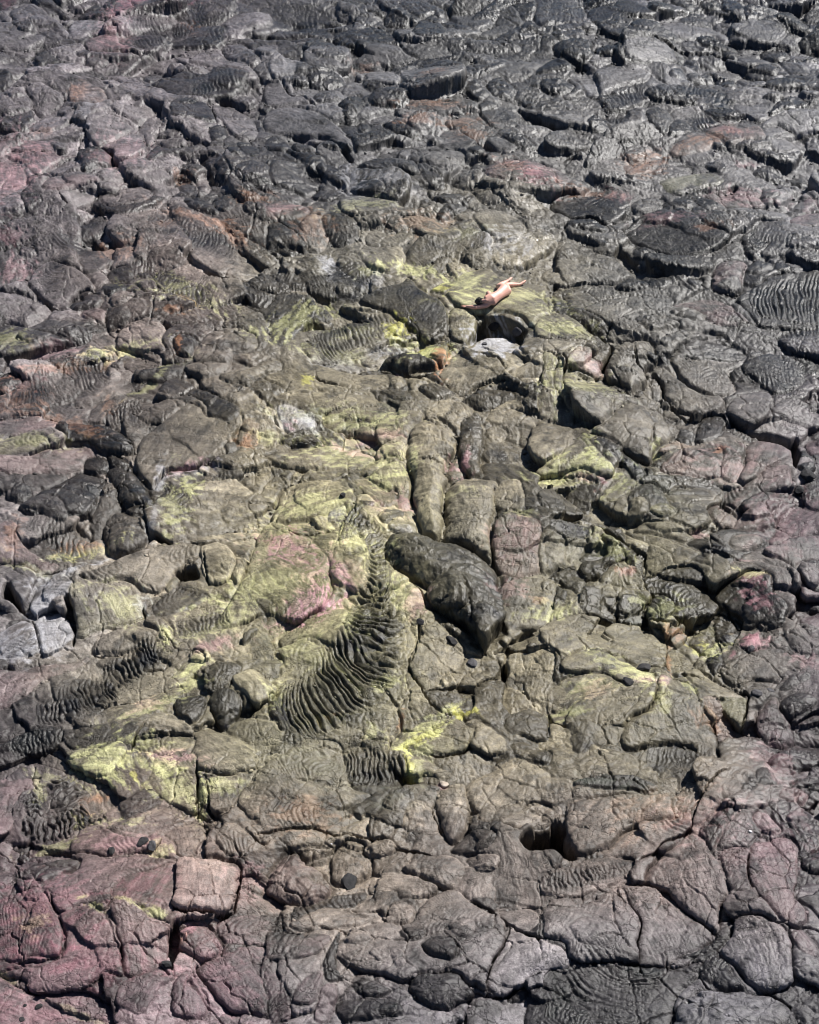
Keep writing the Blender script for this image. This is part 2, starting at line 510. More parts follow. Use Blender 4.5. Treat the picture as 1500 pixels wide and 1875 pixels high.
L p:870 340 960 310 1060 330 1110 370 1040 400 900 380
L p*1.4:910 170 920 70 1000 30 1100 40 1090 120 1060 210 960 200
L d:1100 90 1150 30 1220 40 1250 80 1160 120
L n:620 210 700 170 770 190 760 240 720 270 690 230
L d:770 150 810 110 860 130 850 190 800 190
L d:390 160 460 90 520 80 560 120 560 190 420 200
L d:530 100 600 60 690 140 650 180 570 180
S n:0 70 100 30 240 60 400 110 390 150 240 150 100 160 0 130
S d*1.3:1040 250 1080 210 1200 140 1350 100 1500 90 1500 380 1320 400 1180 390 1100 310
R 8 5.5 .35 d:1560 250 150 1400 250 150 1250 260 120 1120 260 90
S d*1.2:1080 620 1250 540 1400 580 1430 640 1380 730 1260 780 1180 720
R 6 4 .4 d:1420 640 80 1300 660 110 1180 660 100
R 6 4 .1 d:1180 400 30 1320 430 40 1500 410 40
S n*1.4:990 860 1060 780 1200 760 1250 830 1210 920 1110 950 1010 900
S n:1230 870 1300 810 1420 810 1500 860 1500 930 1380 920
P 70:1000 890 1110 955 1200 965 1390 1010 1350 1080 1200 1030 1140 990 1010 930
S d*1.6:820 960 870 880 950 870 980 900 960 1000 900 1040 820 1040
R 7 4 .1 d:970 970 50 1040 990 50 1130 1010 40
S p*1.3:1090 1080 1130 1020 1220 1040 1330 1090 1310 1150 1200 1200 1150 1280 1060 1260 1080 1170
P 55:1340 1010 1400 990 1400 1160 1350 1200
L k:1390 1200 1430 1170 1490 1190 1440 1240
T k:1370 1140 1400 1080 1460 1010 1440 1080 1490 1150 1430 1140
S p:1450 980 1500 980 1500 1150 1460 1100
L b*1.3:250 1010 340 940 420 850 540 840 600 870 640 930 730 950 720 990 660 1060 600 1100 560 1160 460 1130 380 1080 330 1050
L b:480 800 560 770 640 790 620 850 540 840
S o:600 1120 680 1060 820 1060 960 1090 960 1140 870 1120 720 1100
S p:640 1160 760 1100 860 1130 940 1150 960 1230 800 1230 640 1220
T k:260 1090 310 1060 400 1100 480 1150 550 1230 480 1270 430 1200 340 1140
S y:0 1200 120 1090 200 1040 240 1090 320 1160 370 1220 330 1250 200 1210 100 1220 0 1230
S y:0 1240 100 1230 220 1240 290 1270 230 1290 100 1290 0 1310
S d:110 1310 200 1270 300 1280 260 1340 220 1400
S d:0 1330 80 1310 140 1350 200 1410 0 1410
S y:300 1330 380 1250 450 1250 480 1290 400 1360 310 1370
S d:500 1270 640 1240 800 1230 930 1250 950 1300 820 1280 700 1290 660 1320
L d:450 1350 500 1290 570 1280 650 1330 660 1410 480 1410
L d:660 1330 740 1290 860 1290 900 1320 820 1330 720 1340
S p:980 1310 1080 1280 1160 1250 1200 1200 1320 1200 1330 1290 1240 1310 1150 1330 1040 1380 990 1370
S p:960 1160 1080 1130 1060 1260 970 1240
C 3.5 16:480 520 500 630 560 660 600 660 640 720 650 780 720 860 780 900 840 880
C 3 12:0 600 50 620 100 640 90 730 100 790
@0,940
S p:0 180 60 80 120 170 240 260 330 280 210 340 100 290 0 260
L d:120 10 200 0 330 0 390 50 330 90 250 60
R 9 5 .4 o:180 80 60 280 130 80 400 180 80 530 210 60
T d*1.2:570 90 620 10 780 0 820 110 790 190 700 240 600 230 580 160
P 35:200 345 330 305 480 275 440 300 330 335
S n:0 300 100 300 200 370 150 490 100 500 60 390 0 370
S w:180 470 300 340 440 300 540 290 450 350 400 400 420 450 300 500 230 540 200 560
P 70:0 410 60 390 100 450 150 510 150 560 0 500
S w:0 720 60 620 150 600 190 640 210 760 100 790 0 770
S w:190 600 250 540 330 540 400 630 390 690 320 760 230 790 210 700
P 45:340 500 400 470 440 600 430 670 400 730 390 640
S n*1.3:450 370 560 330 680 280 800 220 960 190 1080 190 1110 250 1030 290 960 330 900 420 800 440 700 390 560 410 460 400
S y:400 430 520 400 640 440 700 480 780 490 780 590 660 620 560 640 440 690 410 570
P 40:950 340 1000 300 1100 295 1110 380 990 395
L y:910 400 950 365 985 380 970 410 930 430
S n*1.3:1110 220 1190 190 1270 230 1300 300 1240 390 1150 400 1120 300
R 12 4 .1 n:1180 230 60 1200 300 70 1200 370 60
S d:860 480 950 420 1060 420 1130 460 1080 520 960 560 860 570
P 35:770 540 800 510 820 560 790 590
L n*1.2:500 740 560 670 680 630 820 640 860 660 760 720 640 760 540 770
R 9 4 .4 d:1250 590 60 1120 620 70 980 650 60
R 9 6 .5 d:860 770 80 760 790 90
S n:570 990 700 900 900 860 1060 790 1120 800 1130 850 1000 950 840 1010 660 1060
R 9.5 6.5 .5 d:840 760 90 700 850 110 580 910 120
R 9.5 6.5 .5 d:620 950 100 480 1000 120 360 1070 120
R 9 6 .5 d:440 1060 60 330 1090 80 200 1090 80
S p:0 870 150 840 400 800 480 770 480 800 300 880 200 930 120 1000 0 1120
L y:870 670 910 640 945 660 940 710 890 710
L d:1170 860 1240 840 1310 860 1320 920 1270 1000 1190 1030 1130 990
L n:1280 960 1370 890 1460 930 1500 980 1480 1050 1400 1090 1340 1040
L k*1.2:960 1080 990 1030 1090 1010 1150 1040 1140 1120 1070 1180 990 1150
L k*1.2:1160 1060 1220 1010 1310 1030 1320 1100 1250 1190 1200 1170
S d:330 1200 460 1200 600 1180 590 1250 490 1300 400 1310 350 1270
S d:0 1300 60 1220 200 1160 330 1190 340 1270 240 1300 100 1290
R 10 3 .2 d:60 1280 50 160 1240 60 300 1230 50
S d:600 1260 680 1200 760 1170 830 1200 760 1260 700 1290
S y:730 1290 800 1240 900 1240 1060 1260 1080 1330 1000 1360 840 1330
S n:760 1190 860 1140 960 1130 1050 1180 1060 1240 900 1220
S n:1060 1250 1100 1200 1150 1170 1250 1230 1350 1300 1400 1410 1100 1410
S n:1250 1190 1340 1140 1500 1190 1500 1280 1380 1280 1290 1240
R 9 4 .1 n:1290 1190 50 1380 1210 60 1490 1230 50
S y:370 1330 560 1280 700 1300 660 1400 560 1460 400 1400
C 2.5 12:150 560 190 620 210 700 220 790
C 3 14:1120 220 1130 320 1150 430
C 3 12:720 1340 740 1270 780 1200 850 1140
C 2.5 10:1100 200 1050 180 1110 200 1200 180 1300 150 1400 120
@500,940
S y*1.2:0 60 60 40 120 120 190 140 300 280 310 380 320 480 280 540 150 620 60 600 0 570 -120 620 -300 640 -200 500 -100 350
R 16 2 .3 y:250 130 100 180 250 190 80 400 220 -100 520 200
S b:50 680 150 620 250 570 400 560 400 650 420 720 360 760 200 710 100 720 50 740
S b:40 760 110 730 200 730 300 780 300 860 150 850 60 860
R 10 7.5 .45 d:420 40 60 520 130 80 580 260 75 580 380 75 570 480 90
R 11 9 .45 y:560 480 110 570 600 170 560 720 200 500 860 220
R 10.5 8 .4 d:520 830 250 400 950 260 240 1060 240 60 1130 150
L w:330 10 400 0 410 60 360 100 310 60
L d:570 50 640 10 720 20 700 60 620 100
L n*.8:640 90 700 50 780 90 790 140 700 160 640 130
L n:780 380 860 360 960 370 930 420 850 430
T d*1.6:610 200 700 160 800 150 920 180 1040 200 1150 260 1220 320 1250 400 1230 450 1260 560 1270 620 1220 680 1180 740 1150 760 1090 700 1000 620 900 570 850 520 850 470 780 430 700 390 650 330
L d:960 420 1060 360 1180 400 1250 500 1270 600 1200 690 1150 750 1100 690 1070 560
L d:850 480 940 420 1040 460 1060 590 960 590 880 550
L d:640 330 680 300 700 340 700 380 660 370
S p:1210 160 1270 80 1340 70 1450 110 1480 200 1490 300 1400 350 1290 360 1220 300
S b:760 870 800 720 820 620 900 620 980 690 1060 770 1040 850 960 900 880 980 820 990
L n:1070 860 1090 790 1130 830 1140 890 1080 920
S d:830 1010 940 980 1080 960 1110 1080 1000 1130 930 1120 870 1070
R 9 2.5 .5 d:900 1060 60 1000 1060 60 1090 1090 50
L n:1170 760 1220 700 1280 740 1290 810 1230 800
P 50:1200 790 1250 810 1290 800 1310 860 1270 910 1250 850
S n:700 1010 760 900 820 1000 870 1080 760 1060
S n:310 1200 430 1120 560 1080 700 1080 640 1160 620 1270 500 1230 400 1250
R 10 3 .1 d:400 1180 50 520 1160 60 620 1170 60
S y:640 1290 760 1210 850 1170 1000 1150 1080 1200 1110 1220 1050 1310 940 1340 850 1340 760 1300
S b:-110 1500 0 1390 80 1330 180 1260 300 1260 380 1290 400 1400 440 1470 540 1530 400 1580 200 1600 60 1560
R 10 6 .35 d:410 1380 90 500 1390 110 620 1400 110 730 1390 90
L n:210 1200 260 1170 310 1190 300 1240 240 1240
L k:0 1010 60 1050 100 1150 90 1200 30 1180 0 1120
L d:20 1180 60 1170 95 1190 70 1220 30 1220
R 10 5 .2 d:60 1240 40 100 1260 50 160 1280 40
S b:1260 420 1400 370 1500 370 1500 600 1350 640 1290 680 1270 560
S n:1290 720 1340 680 1500 660 1500 750 1400 760
S n:1250 1000 1310 880 1310 780 1400 780 1500 800 1500 1100 1380 1080 1300 1110
L d:1260 1180 1300 1120 1400 1080 1500 1110 1500 1250 1400 1240 1300 1220
L d:1320 1320 1340 1260 1500 1310 1500 1400 1400 1370
C 3 16:820 580 800 640 800 720 770 830 750 880 780 940 820 1000 860 1070 920 1120
C 2.5 12:820 1000 920 990 1050 960
C 3 14:1120 1220 1060 1310 940 1345 850 1340
C 2.5 12:60 50 110 120 190 145 280 130 350 120
C 3 18:640 340 700 400 770 440 830 510 840 570
@1000,940
S d:0 110 80 80 240 80 250 140 150 160 80 160
R 5 1.5 .1 d:20 120 40 120 120 40 230 110 40
L n:0 150 60 140 110 180 120 260 60 310 0 320
S n:110 190 210 155 220 200 130 270
L d:190 240 240 195 310 200 330 230 230 260
S n:430 110 500 80 600 130 740 190 870 260 960 270 1000 340 990 390 900 400 850 340 700 290 680 240 560 180
S n:480 110 560 70 700 90 800 150 760 180 640 130
T d:270 70 340 65 430 110 430 160 380 150 300 100
T d*1.2:300 130 360 140 450 190 550 240 550 340 440 270 350 290 290 340 200 350 190 290 330 220
L d:10 350 60 300 150 280 210 350 200 410 160 450 110 400 60 370
S n:560 190 660 230 690 270 670 300 560 320
T d:770 180 830 150 940 210 1000 290 920 260 830 220
L n:1000 200 1060 160 1160 160 1180 200 1100 240 1010 230
S d:540 360 640 310 780 300 860 350 900 420 940 470 930 530 800 560 690 570 700 500 620 450 550 440
L d:560 480 640 450 700 500 690 560 660 600 580 580 550 530
S d:190 460 280 430 390 470 390 560 300 570 200 560
S d:390 570 400 480 470 460 550 500 550 580 450 590
L n:300 440 340 380 390 460 310 470
P 30:690 570 780 560 830 580 800 620 720 610
S n*1.3:1020 310 1130 310 1230 330 1330 380 1360 520 1330 600 1400 650 1470 720 1500 760 1500 830 1400 800 1320 730 1290 640 1200 500
S d*1.4:940 420 1040 370 1130 350 1230 390 1260 480 1310 530 1320 620 1260 650 1180 620 1090 630 1060 560 1000 500 950 470
L d:920 560 960 490 1050 560 1070 630 1030 700 960 680
L y:790 650 850 580 920 560 950 660 960 740 880 750 820 700
L r:1060 730 1070 680 1120 655 1170 670 1220 740 1130 760
L o:680 650 700 620 760 620 780 650 720 690
T d:890 760 960 740 970 800 940 870 900 820
S b:960 870 980 810 1080 770 1200 750 1320 770 1450 850 1420 890 1330 880 1250 920 1150 920 1070 940 1000 920
S b:0 640 80 590 180 570 330 590 520 610 660 650 650 830 560 840 500 850 400 790 280 770 200 790 100 830 0 760
S b:10 1000 140 920 320 920 440 980 590 960 570 1090 480 1150 420 1200 250 1190 100 1180 20 1100
S b:80 870 150 800 260 780 400 790 500 870 580 900 590 970 480 1000 400 950 300 910 150 910
S b:660 740 700 690 760 720 830 800 800 850 720 870 670 850
S b:770 890 830 840 900 870 960 920 1060 970 1100 1010 1000 1040 880 1030 790 950
S b*1.3:580 1090 620 920 700 930 800 990 840 1080 920 1200 960 1330 940 1380 850 1330 780 1280 600 1290 420 1300 430 1200 500 1140
R 7 2 .2 n:640 1130 80 740 1120 110 850 1140 110
R 8 2 .2 n:560 1320 80 700 1320 90 900 1330 70
S p:850 1060 930 1050 1040 1150 1050 1220 960 1220 920 1150
S y:950 1050 1080 1020 1110 1080 1080 1140 1040 1140
L m*1.3:1150 1110 1200 1050 1270 1010 1340 1110 1380 1170 1370 1230 1280 1260 1180 1200
L d*1.2:1280 1060 1330 1000 1420 1000 1490 1050 1420 1100 1340 1120
L m:1370 1190 1400 1120 1500 1070 1500 1220 1420 1220
L d*1.3:1220 1360 1280 1290 1380 1230 1500 1220 1500 1340 1400 1400 1250 1400
L d:1290 960 1350 910 1430 900 1450 930 1360 970 1310 980
S m*1.4:1180 260 1260 210 1350 170 1500 140 1500 280 1400 310 1420 440 1500 450 1500 490 1410 480 1380 400 1300 310
L m:1220 180 1270 110 1350 120 1330 180 1250 220
L m:880 0 1000 0 1080 20 1040 80 960 90 900 50
L m:1010 110 1080 30 1180 0 1260 80 1220 110 1100 130
S m:1260 70 1350 0 1500 0 1500 130 1360 150 1290 110
S m:1400 590 1500 570 1500 690 1430 640
L b:440 60 460 0 540 0 550 50 480 70
L y:560 40 640 0 720 20 690 60
C 2.5 12:0 90 100 70 200 65 270 80 400 160 500 210 550 240 545 340
C 3 16:190 570 330 580 450 600 560 590 680 610 780 600
C 3 14:660 630 670 700 660 780
C 3 14:500 850 570 840 650 835
C 3.5 18:1070 960 1110 1010 1100 1100 1080 1150 1150 1200
C 2.5 12:960 460 1020 520 1070 620
@0,1405
S p:0 120 60 60 230 50 130 140 80 240 60 380 0 420
R 12 8 .4 d:330 60 100 360 130 120 420 210 130
R 12 7 .3 y:130 120 60 180 200 60 200 290 60
R 12 8 .2 d:480 260 60 380 320 80 260 360 80 130 340 50
R 12 7 .1 y:440 330 50 510 310 60 580 290 50
L d:660 290 680 220 760 150 840 140 910 200 820 270 700 320
S b:560 390 650 340 820 270 960 220 1080 240 1060 280 960 350 890 410 800 400 700 390 600 400
S y:770 130 840 60 860 0 1080 0 1090 120 1080 250 960 220 850 140
T d:1090 120 1130 90 1140 150 1170 260 1170 300 1110 280 1080 240
S b:1140 100 1250 80 1370 110 1310 190 1290 250 1180 260 1150 170
L d:1110 310 1180 300 1230 340 1200 380 1140 360
S b:1320 190 1370 120 1500 90 1500 250 1380 320 1330 250
S b:1190 410 1260 340 1340 370 1440 450 1380 500 1250 510 1190 450
S b:1350 360 1500 330 1500 370 1410 420
S b:900 400 960 350 1080 290 1130 370 1090 440 1080 520 990 530 960 440
S p:160 440 250 410 550 380 650 410 760 430 880 440 830 500 720 510 600 530 480 500 300 470 170 500
S m:150 520 480 490 600 540 800 520 980 565 900 590 700 670 640 720 620 820 580 880 470 840 340 880 300 760 240 710 420 600
L d:130 620 180 570 300 530 420 530 440 580 330 640 240 700 190 640 160 650
S m:640 770 680 690 820 620 980 570 980 700 970 850 880 930 820 870 700 840 620 850
S l*1.6:990 570 1090 540 1240 530 1320 560 1300 700 1280 780 1240 830 1150 840 1050 845 970 835 980 700
S p:1310 630 1380 600 1460 650 1500 730 1500 790 1290 810 1300 720
S r:0 810 140 730 230 720 290 800 340 880 350 1000 340 1100 200 1110 0 1110
S r:350 890 470 860 580 900 640 980 680 1080 680 1200 570 1190 480 1260 330 1280 200 1270 120 1200 0 1180 0 1120 340 1110
S m:640 870 720 840 830 900 960 940 930 1010 900 1100 820 1170 700 1200 690 1060 650 960
S m:680 1230 830 1170 900 1100 960 1200 880 1260 820 1370 760 1400 640 1330
S r:0 1190 100 1230 200 1280 440 1270 560 1290 640 1380 620 1500 0 1500
P 30:920 960 980 900 1020 950 1010 1050 950 1150 910 1100
L m*1.4:1000 970 1060 920 1160 910 1220 980 1190 1050 1130 1090 1060 1070 1010 1030
S m:1190 880 1260 840 1500 810 1500 980 1400 970 1280 980 1230 970
S m*1.2:1100 1100 1230 1030 1380 980 1500 1050 1500 1360 1350 1350 1280 1330 1200 1280 1120 1200 1080 1150
L m*1.2:960 1220 1000 1170 1060 1170 1120 1260 1150 1310 1120 1380 1000 1400 940 1370
C 4 22:990 560 980 700 965 850 1060 855 1150 845 1230 845 1290 790 1310 680 1325 570
C 3 16:1080 0 1090 110 1080 240 1090 280
C 3 14:160 430 140 530
C 2.5 10:280 740 310 850 350 890
C 3 14:1350 380 1440 440 1500 410
@500,1405
S b:0 230 180 200 300 210 380 260 350 360 230 340 100 350 0 370
S b:0 380 140 350 250 350 330 380 310 430 150 440 0 470
C 3.5 18:-100 400 0 375 130 345 230 340 340 375 420 360 530 385 640 375
S d:130 760 300 700 470 650 520 670 450 740 250 800 100 850
L m*1.4:0 600 40 490 130 450 200 520 270 560 320 640 290 710 140 750 40 720 0 680
L n*1.3:320 560 340 440 420 380 500 400 550 480 540 560 460 600 350 620
L n:500 420 560 380 660 380 660 440 610 470 520 460
L d:500 220 560 200 640 240 720 260 720 320 640 310 560 290
L n:720 310 740 210 830 190 900 260 910 330 820 350 760 340
T n*1.2:890 240 900 130 1000 80 1060 90 1080 200 1070 320 1020 390 970 400 930 330
P 35:660 430 760 430 860 460 860 480 760 470 680 450
S n:1060 90 1200 20 1340 0 1500 60 1480 200 1330 280 1260 290 1150 300 1100 200
L n:1260 310 1360 250 1420 200 1500 220 1500 290 1400 340 1330 380
P 55:1330 430 1390 360 1500 320 1560 330 1560 500 1400 500
L d:1440 370 1500 340 1500 440 1450 430
L n*1.2:710 540 760 480 860 470 1010 480 1060 560 1000 640 920 650 830 590 740 570
L d:980 440 1080 350 1180 340 1240 400 1160 460 1050 470
L n:1060 500 1130 470 1230 500 1210 570 1120 570
S n:530 660 560 590 700 570 800 590 900 640 880 680 700 720 660 680
S n:440 770 520 700 620 690 650 720 620 750 500 780
S n:100 870 250 780 380 770 480 810 560 800 500 850 400 890 300 900 150 920
S n*1.4:360 960 480 880 620 850 760 860 800 750 900 680 1020 660 1080 730 1200 800 1290 870 1280 960 1200 1080 1170 1240 1060 1220 950 1190 830 1190 720 1200 620 1160 480 1130 380 1080 310 1030
L n:620 850 640 760 700 730 780 770 770 830 730 860
L d:820 1010 880 960 980 970 1000 1060 960 1100 880 1080
L d:700 920 760 890 830 910 820 970 740 980
L n:520 1050 570 1010 620 1050 580 1090
L n:960 900 1040 850 1110 880 1080 950 1000 960
L n:380 960 440 900 520 910 520 960 440 1000
L n:640 1030 720 1030 740 1110 680 1130
L d:430 1200 500 1170 600 1210 650 1240 560 1290 480 1260
S n:1290 870 1250 780 1380 770 1470 830 1440 890 1350 920
L d:1090 720 1180 720 1250 760 1210 800 1130 770
S l*1.2:1170 1230 1200 1090 1280 970 1300 900 1360 930 1505 1005 1570 1030 1612 1090 1595 1130 1490 1150 1380 1190 1270 1250
L k:1290 1250 1380 1200 1420 1210 1390 1270 1310 1275
S n:1080 1290 1140 1260 1300 1300 1430 1300 1470 1380 1300 1440 1100 1420
L d*1.4:750 1230 800 1170 900 1150 1000 1160 1090 1260 1080 1310 960 1370 860 1340 780 1300
L m:250 1300 290 1210 360 1210 350 1300 310 1400 230 1400
L d:350 1290 480 1280 620 1290 700 1340 690 1400 400 1400
T k:270 1090 300 1000 340 940 370 920 340 1030 360 1120 400 1160 310 1190
S m:0 900 140 930 300 940 250 1020 100 1080 0 1060
R 10 3 .2 m:0 1010 40 60 1030 50 140 1020 40
S m:0 1090 60 1230 100 1330 90 1400 0 1400
S m:130 1240 250 1130 280 1190 220 1320 110 1330
C 3.5 18:1290 870 1300 900 1270 1000 1200 1090 1165 1240 1240 1260 1380 1190 1500 1150
C 3 16:1080 730 1200 800 1290 870 1370 930 1500 1000
C 2.5 12:610 850 640 760 660 740
C 3 16:890 180 880 250 920 330 940 380
@1000,1405
S k:140 110 300 80 480 70 600 130 560 165 400 150 200 140
S n:0 80 120 90 130 170 80 220 0 200
S n*1.5:100 250 150 200 300 190 460 180 690 200 700 320 480 340 360 440 200 500 130 360
P 60:0 310 90 290 130 370 190 500 150 530 50 480
L n:0 240 70 240 80 280 30 300 0 300
R 8 4 .1 d:30 380 30 70 430 40 120 480 30
S n:200 510 370 440 520 340 700 330 780 360 600 480 500 530 400 500
S n:700 190 800 120 870 150 800 260 790 330 710 320 690 270
R 5 2 .1 n:720 170 30 780 160 40 850 150 30
S n:800 330 880 180 940 110 1060 130 1050 200 960 250 870 330 830 360
S n:0 640 60 590 220 530 370 500 500 540 430 620 360 650 150 720 0 720
R 8.5 5 .2 d:-40 670 60 130 640 75 300 590 75 480 550 40
T k:880 350 990 260 1030 260 1020 310 960 380 920 380
L d:820 390 870 360 960 390 950 440 910 510 850 450
S n:950 470 1000 360 1080 300 1130 380 1120 460 1040 495 950 490
S n*1.3:560 580 620 510 700 460 780 390 880 460 960 590 990 700 960 800 960 890 930 940 850 880 740 790 660 700 560 650
L n*.7:600 560 640 520 700 530 730 550 660 580
S n*1.2:390 670 560 660 640 710 740 790 930 940 880 990 750 1070 640 1115 510 1095 500 1000 520 860 460 770
S n*1.3:0 780 100 730 210 770 400 660 460 770 510 850 495 1000 500 1090 330 1090 200 1110 130 1090 110 1000 0 960
L n*.7:120 920 200 870 330 880 380 950 330 1030 200 1020
S d*.8:0 1180 120 1150 230 1115 500 1105 680 1125 850 1090 830 1180 700 1330 650 1500 0 1500
R 9 4.5 .35 d:420 1090 280 380 1200 340 330 1330 400 300 1500 400
S d:-60 1260 20 1230 120 1290 260 1390 300 1500 -60 1500
R 9 4 .2 d:0 1340 60 100 1360 70 220 1420 70
S d:900 980 980 900 1020 910 1010 980 940 1030 760 1080 760 1050 880 1000
S n:990 740 1080 730 1160 790 1250 900 1130 870 1020 850 980 800
S l*1.6:940 1040 1020 960 1050 870 1150 870 1250 920 1320 1000 1350 1170 1340 1260 1270 1290 1170 1280 1080 1210 1030 1130
S p:950 500 1110 480 1100 600 1120 740 1000 730 970 600
S p:1110 480 1200 430 1330 420 1390 500 1370 620 1360 760 1420 900 1380 950 1310 940 1180 800 1110 690
L d:840 1110 900 1060 980 1090 1040 1200 1060 1260 960 1250 840 1180
L n*1.2:710 1380 860 1270 960 1260 1160 1290 1340 1390 1340 1470 700 1470
L d*1.2:1420 550 1500 480 1500 640 1430 620
L p:1130 300 1200 290 1280 370 1240 410 1150 370
L p:1270 180 1320 130 1450 160 1420 220 1330 220
L d:1320 110 1420 60 1500 80 1500 150 1400 130
L d:1220 20 1350 0 1400 10 1300 50
L d:1140 60 1200 40 1260 100 1240 130 1160 130
L r:1390 970 1460 1040 1480 1110 1390 1100 1330 1000
L p:1320 300 1400 260 1440 330 1340 330
C 5 20:500 545 640 455 770 390 800 330 860 200 940 90 1000 60
C 3.5 18:390 660 400 720 460 790 520 860 500 980 510 1095 530 1180
C 3 16:740 790 850 880 930 940
C 3 16:200 1110 330 1090 510 1100 640 1120 720 1100
C 3 16:400 640 500 655 560 650 620 685
P 25:1170 1290 1280 1310 1360 1370 1330 1390 1240 1340
C 2.5 14:1110 480 1100 600 1120 740
C 3 14:830 1180 880 1250 920 1270
'''
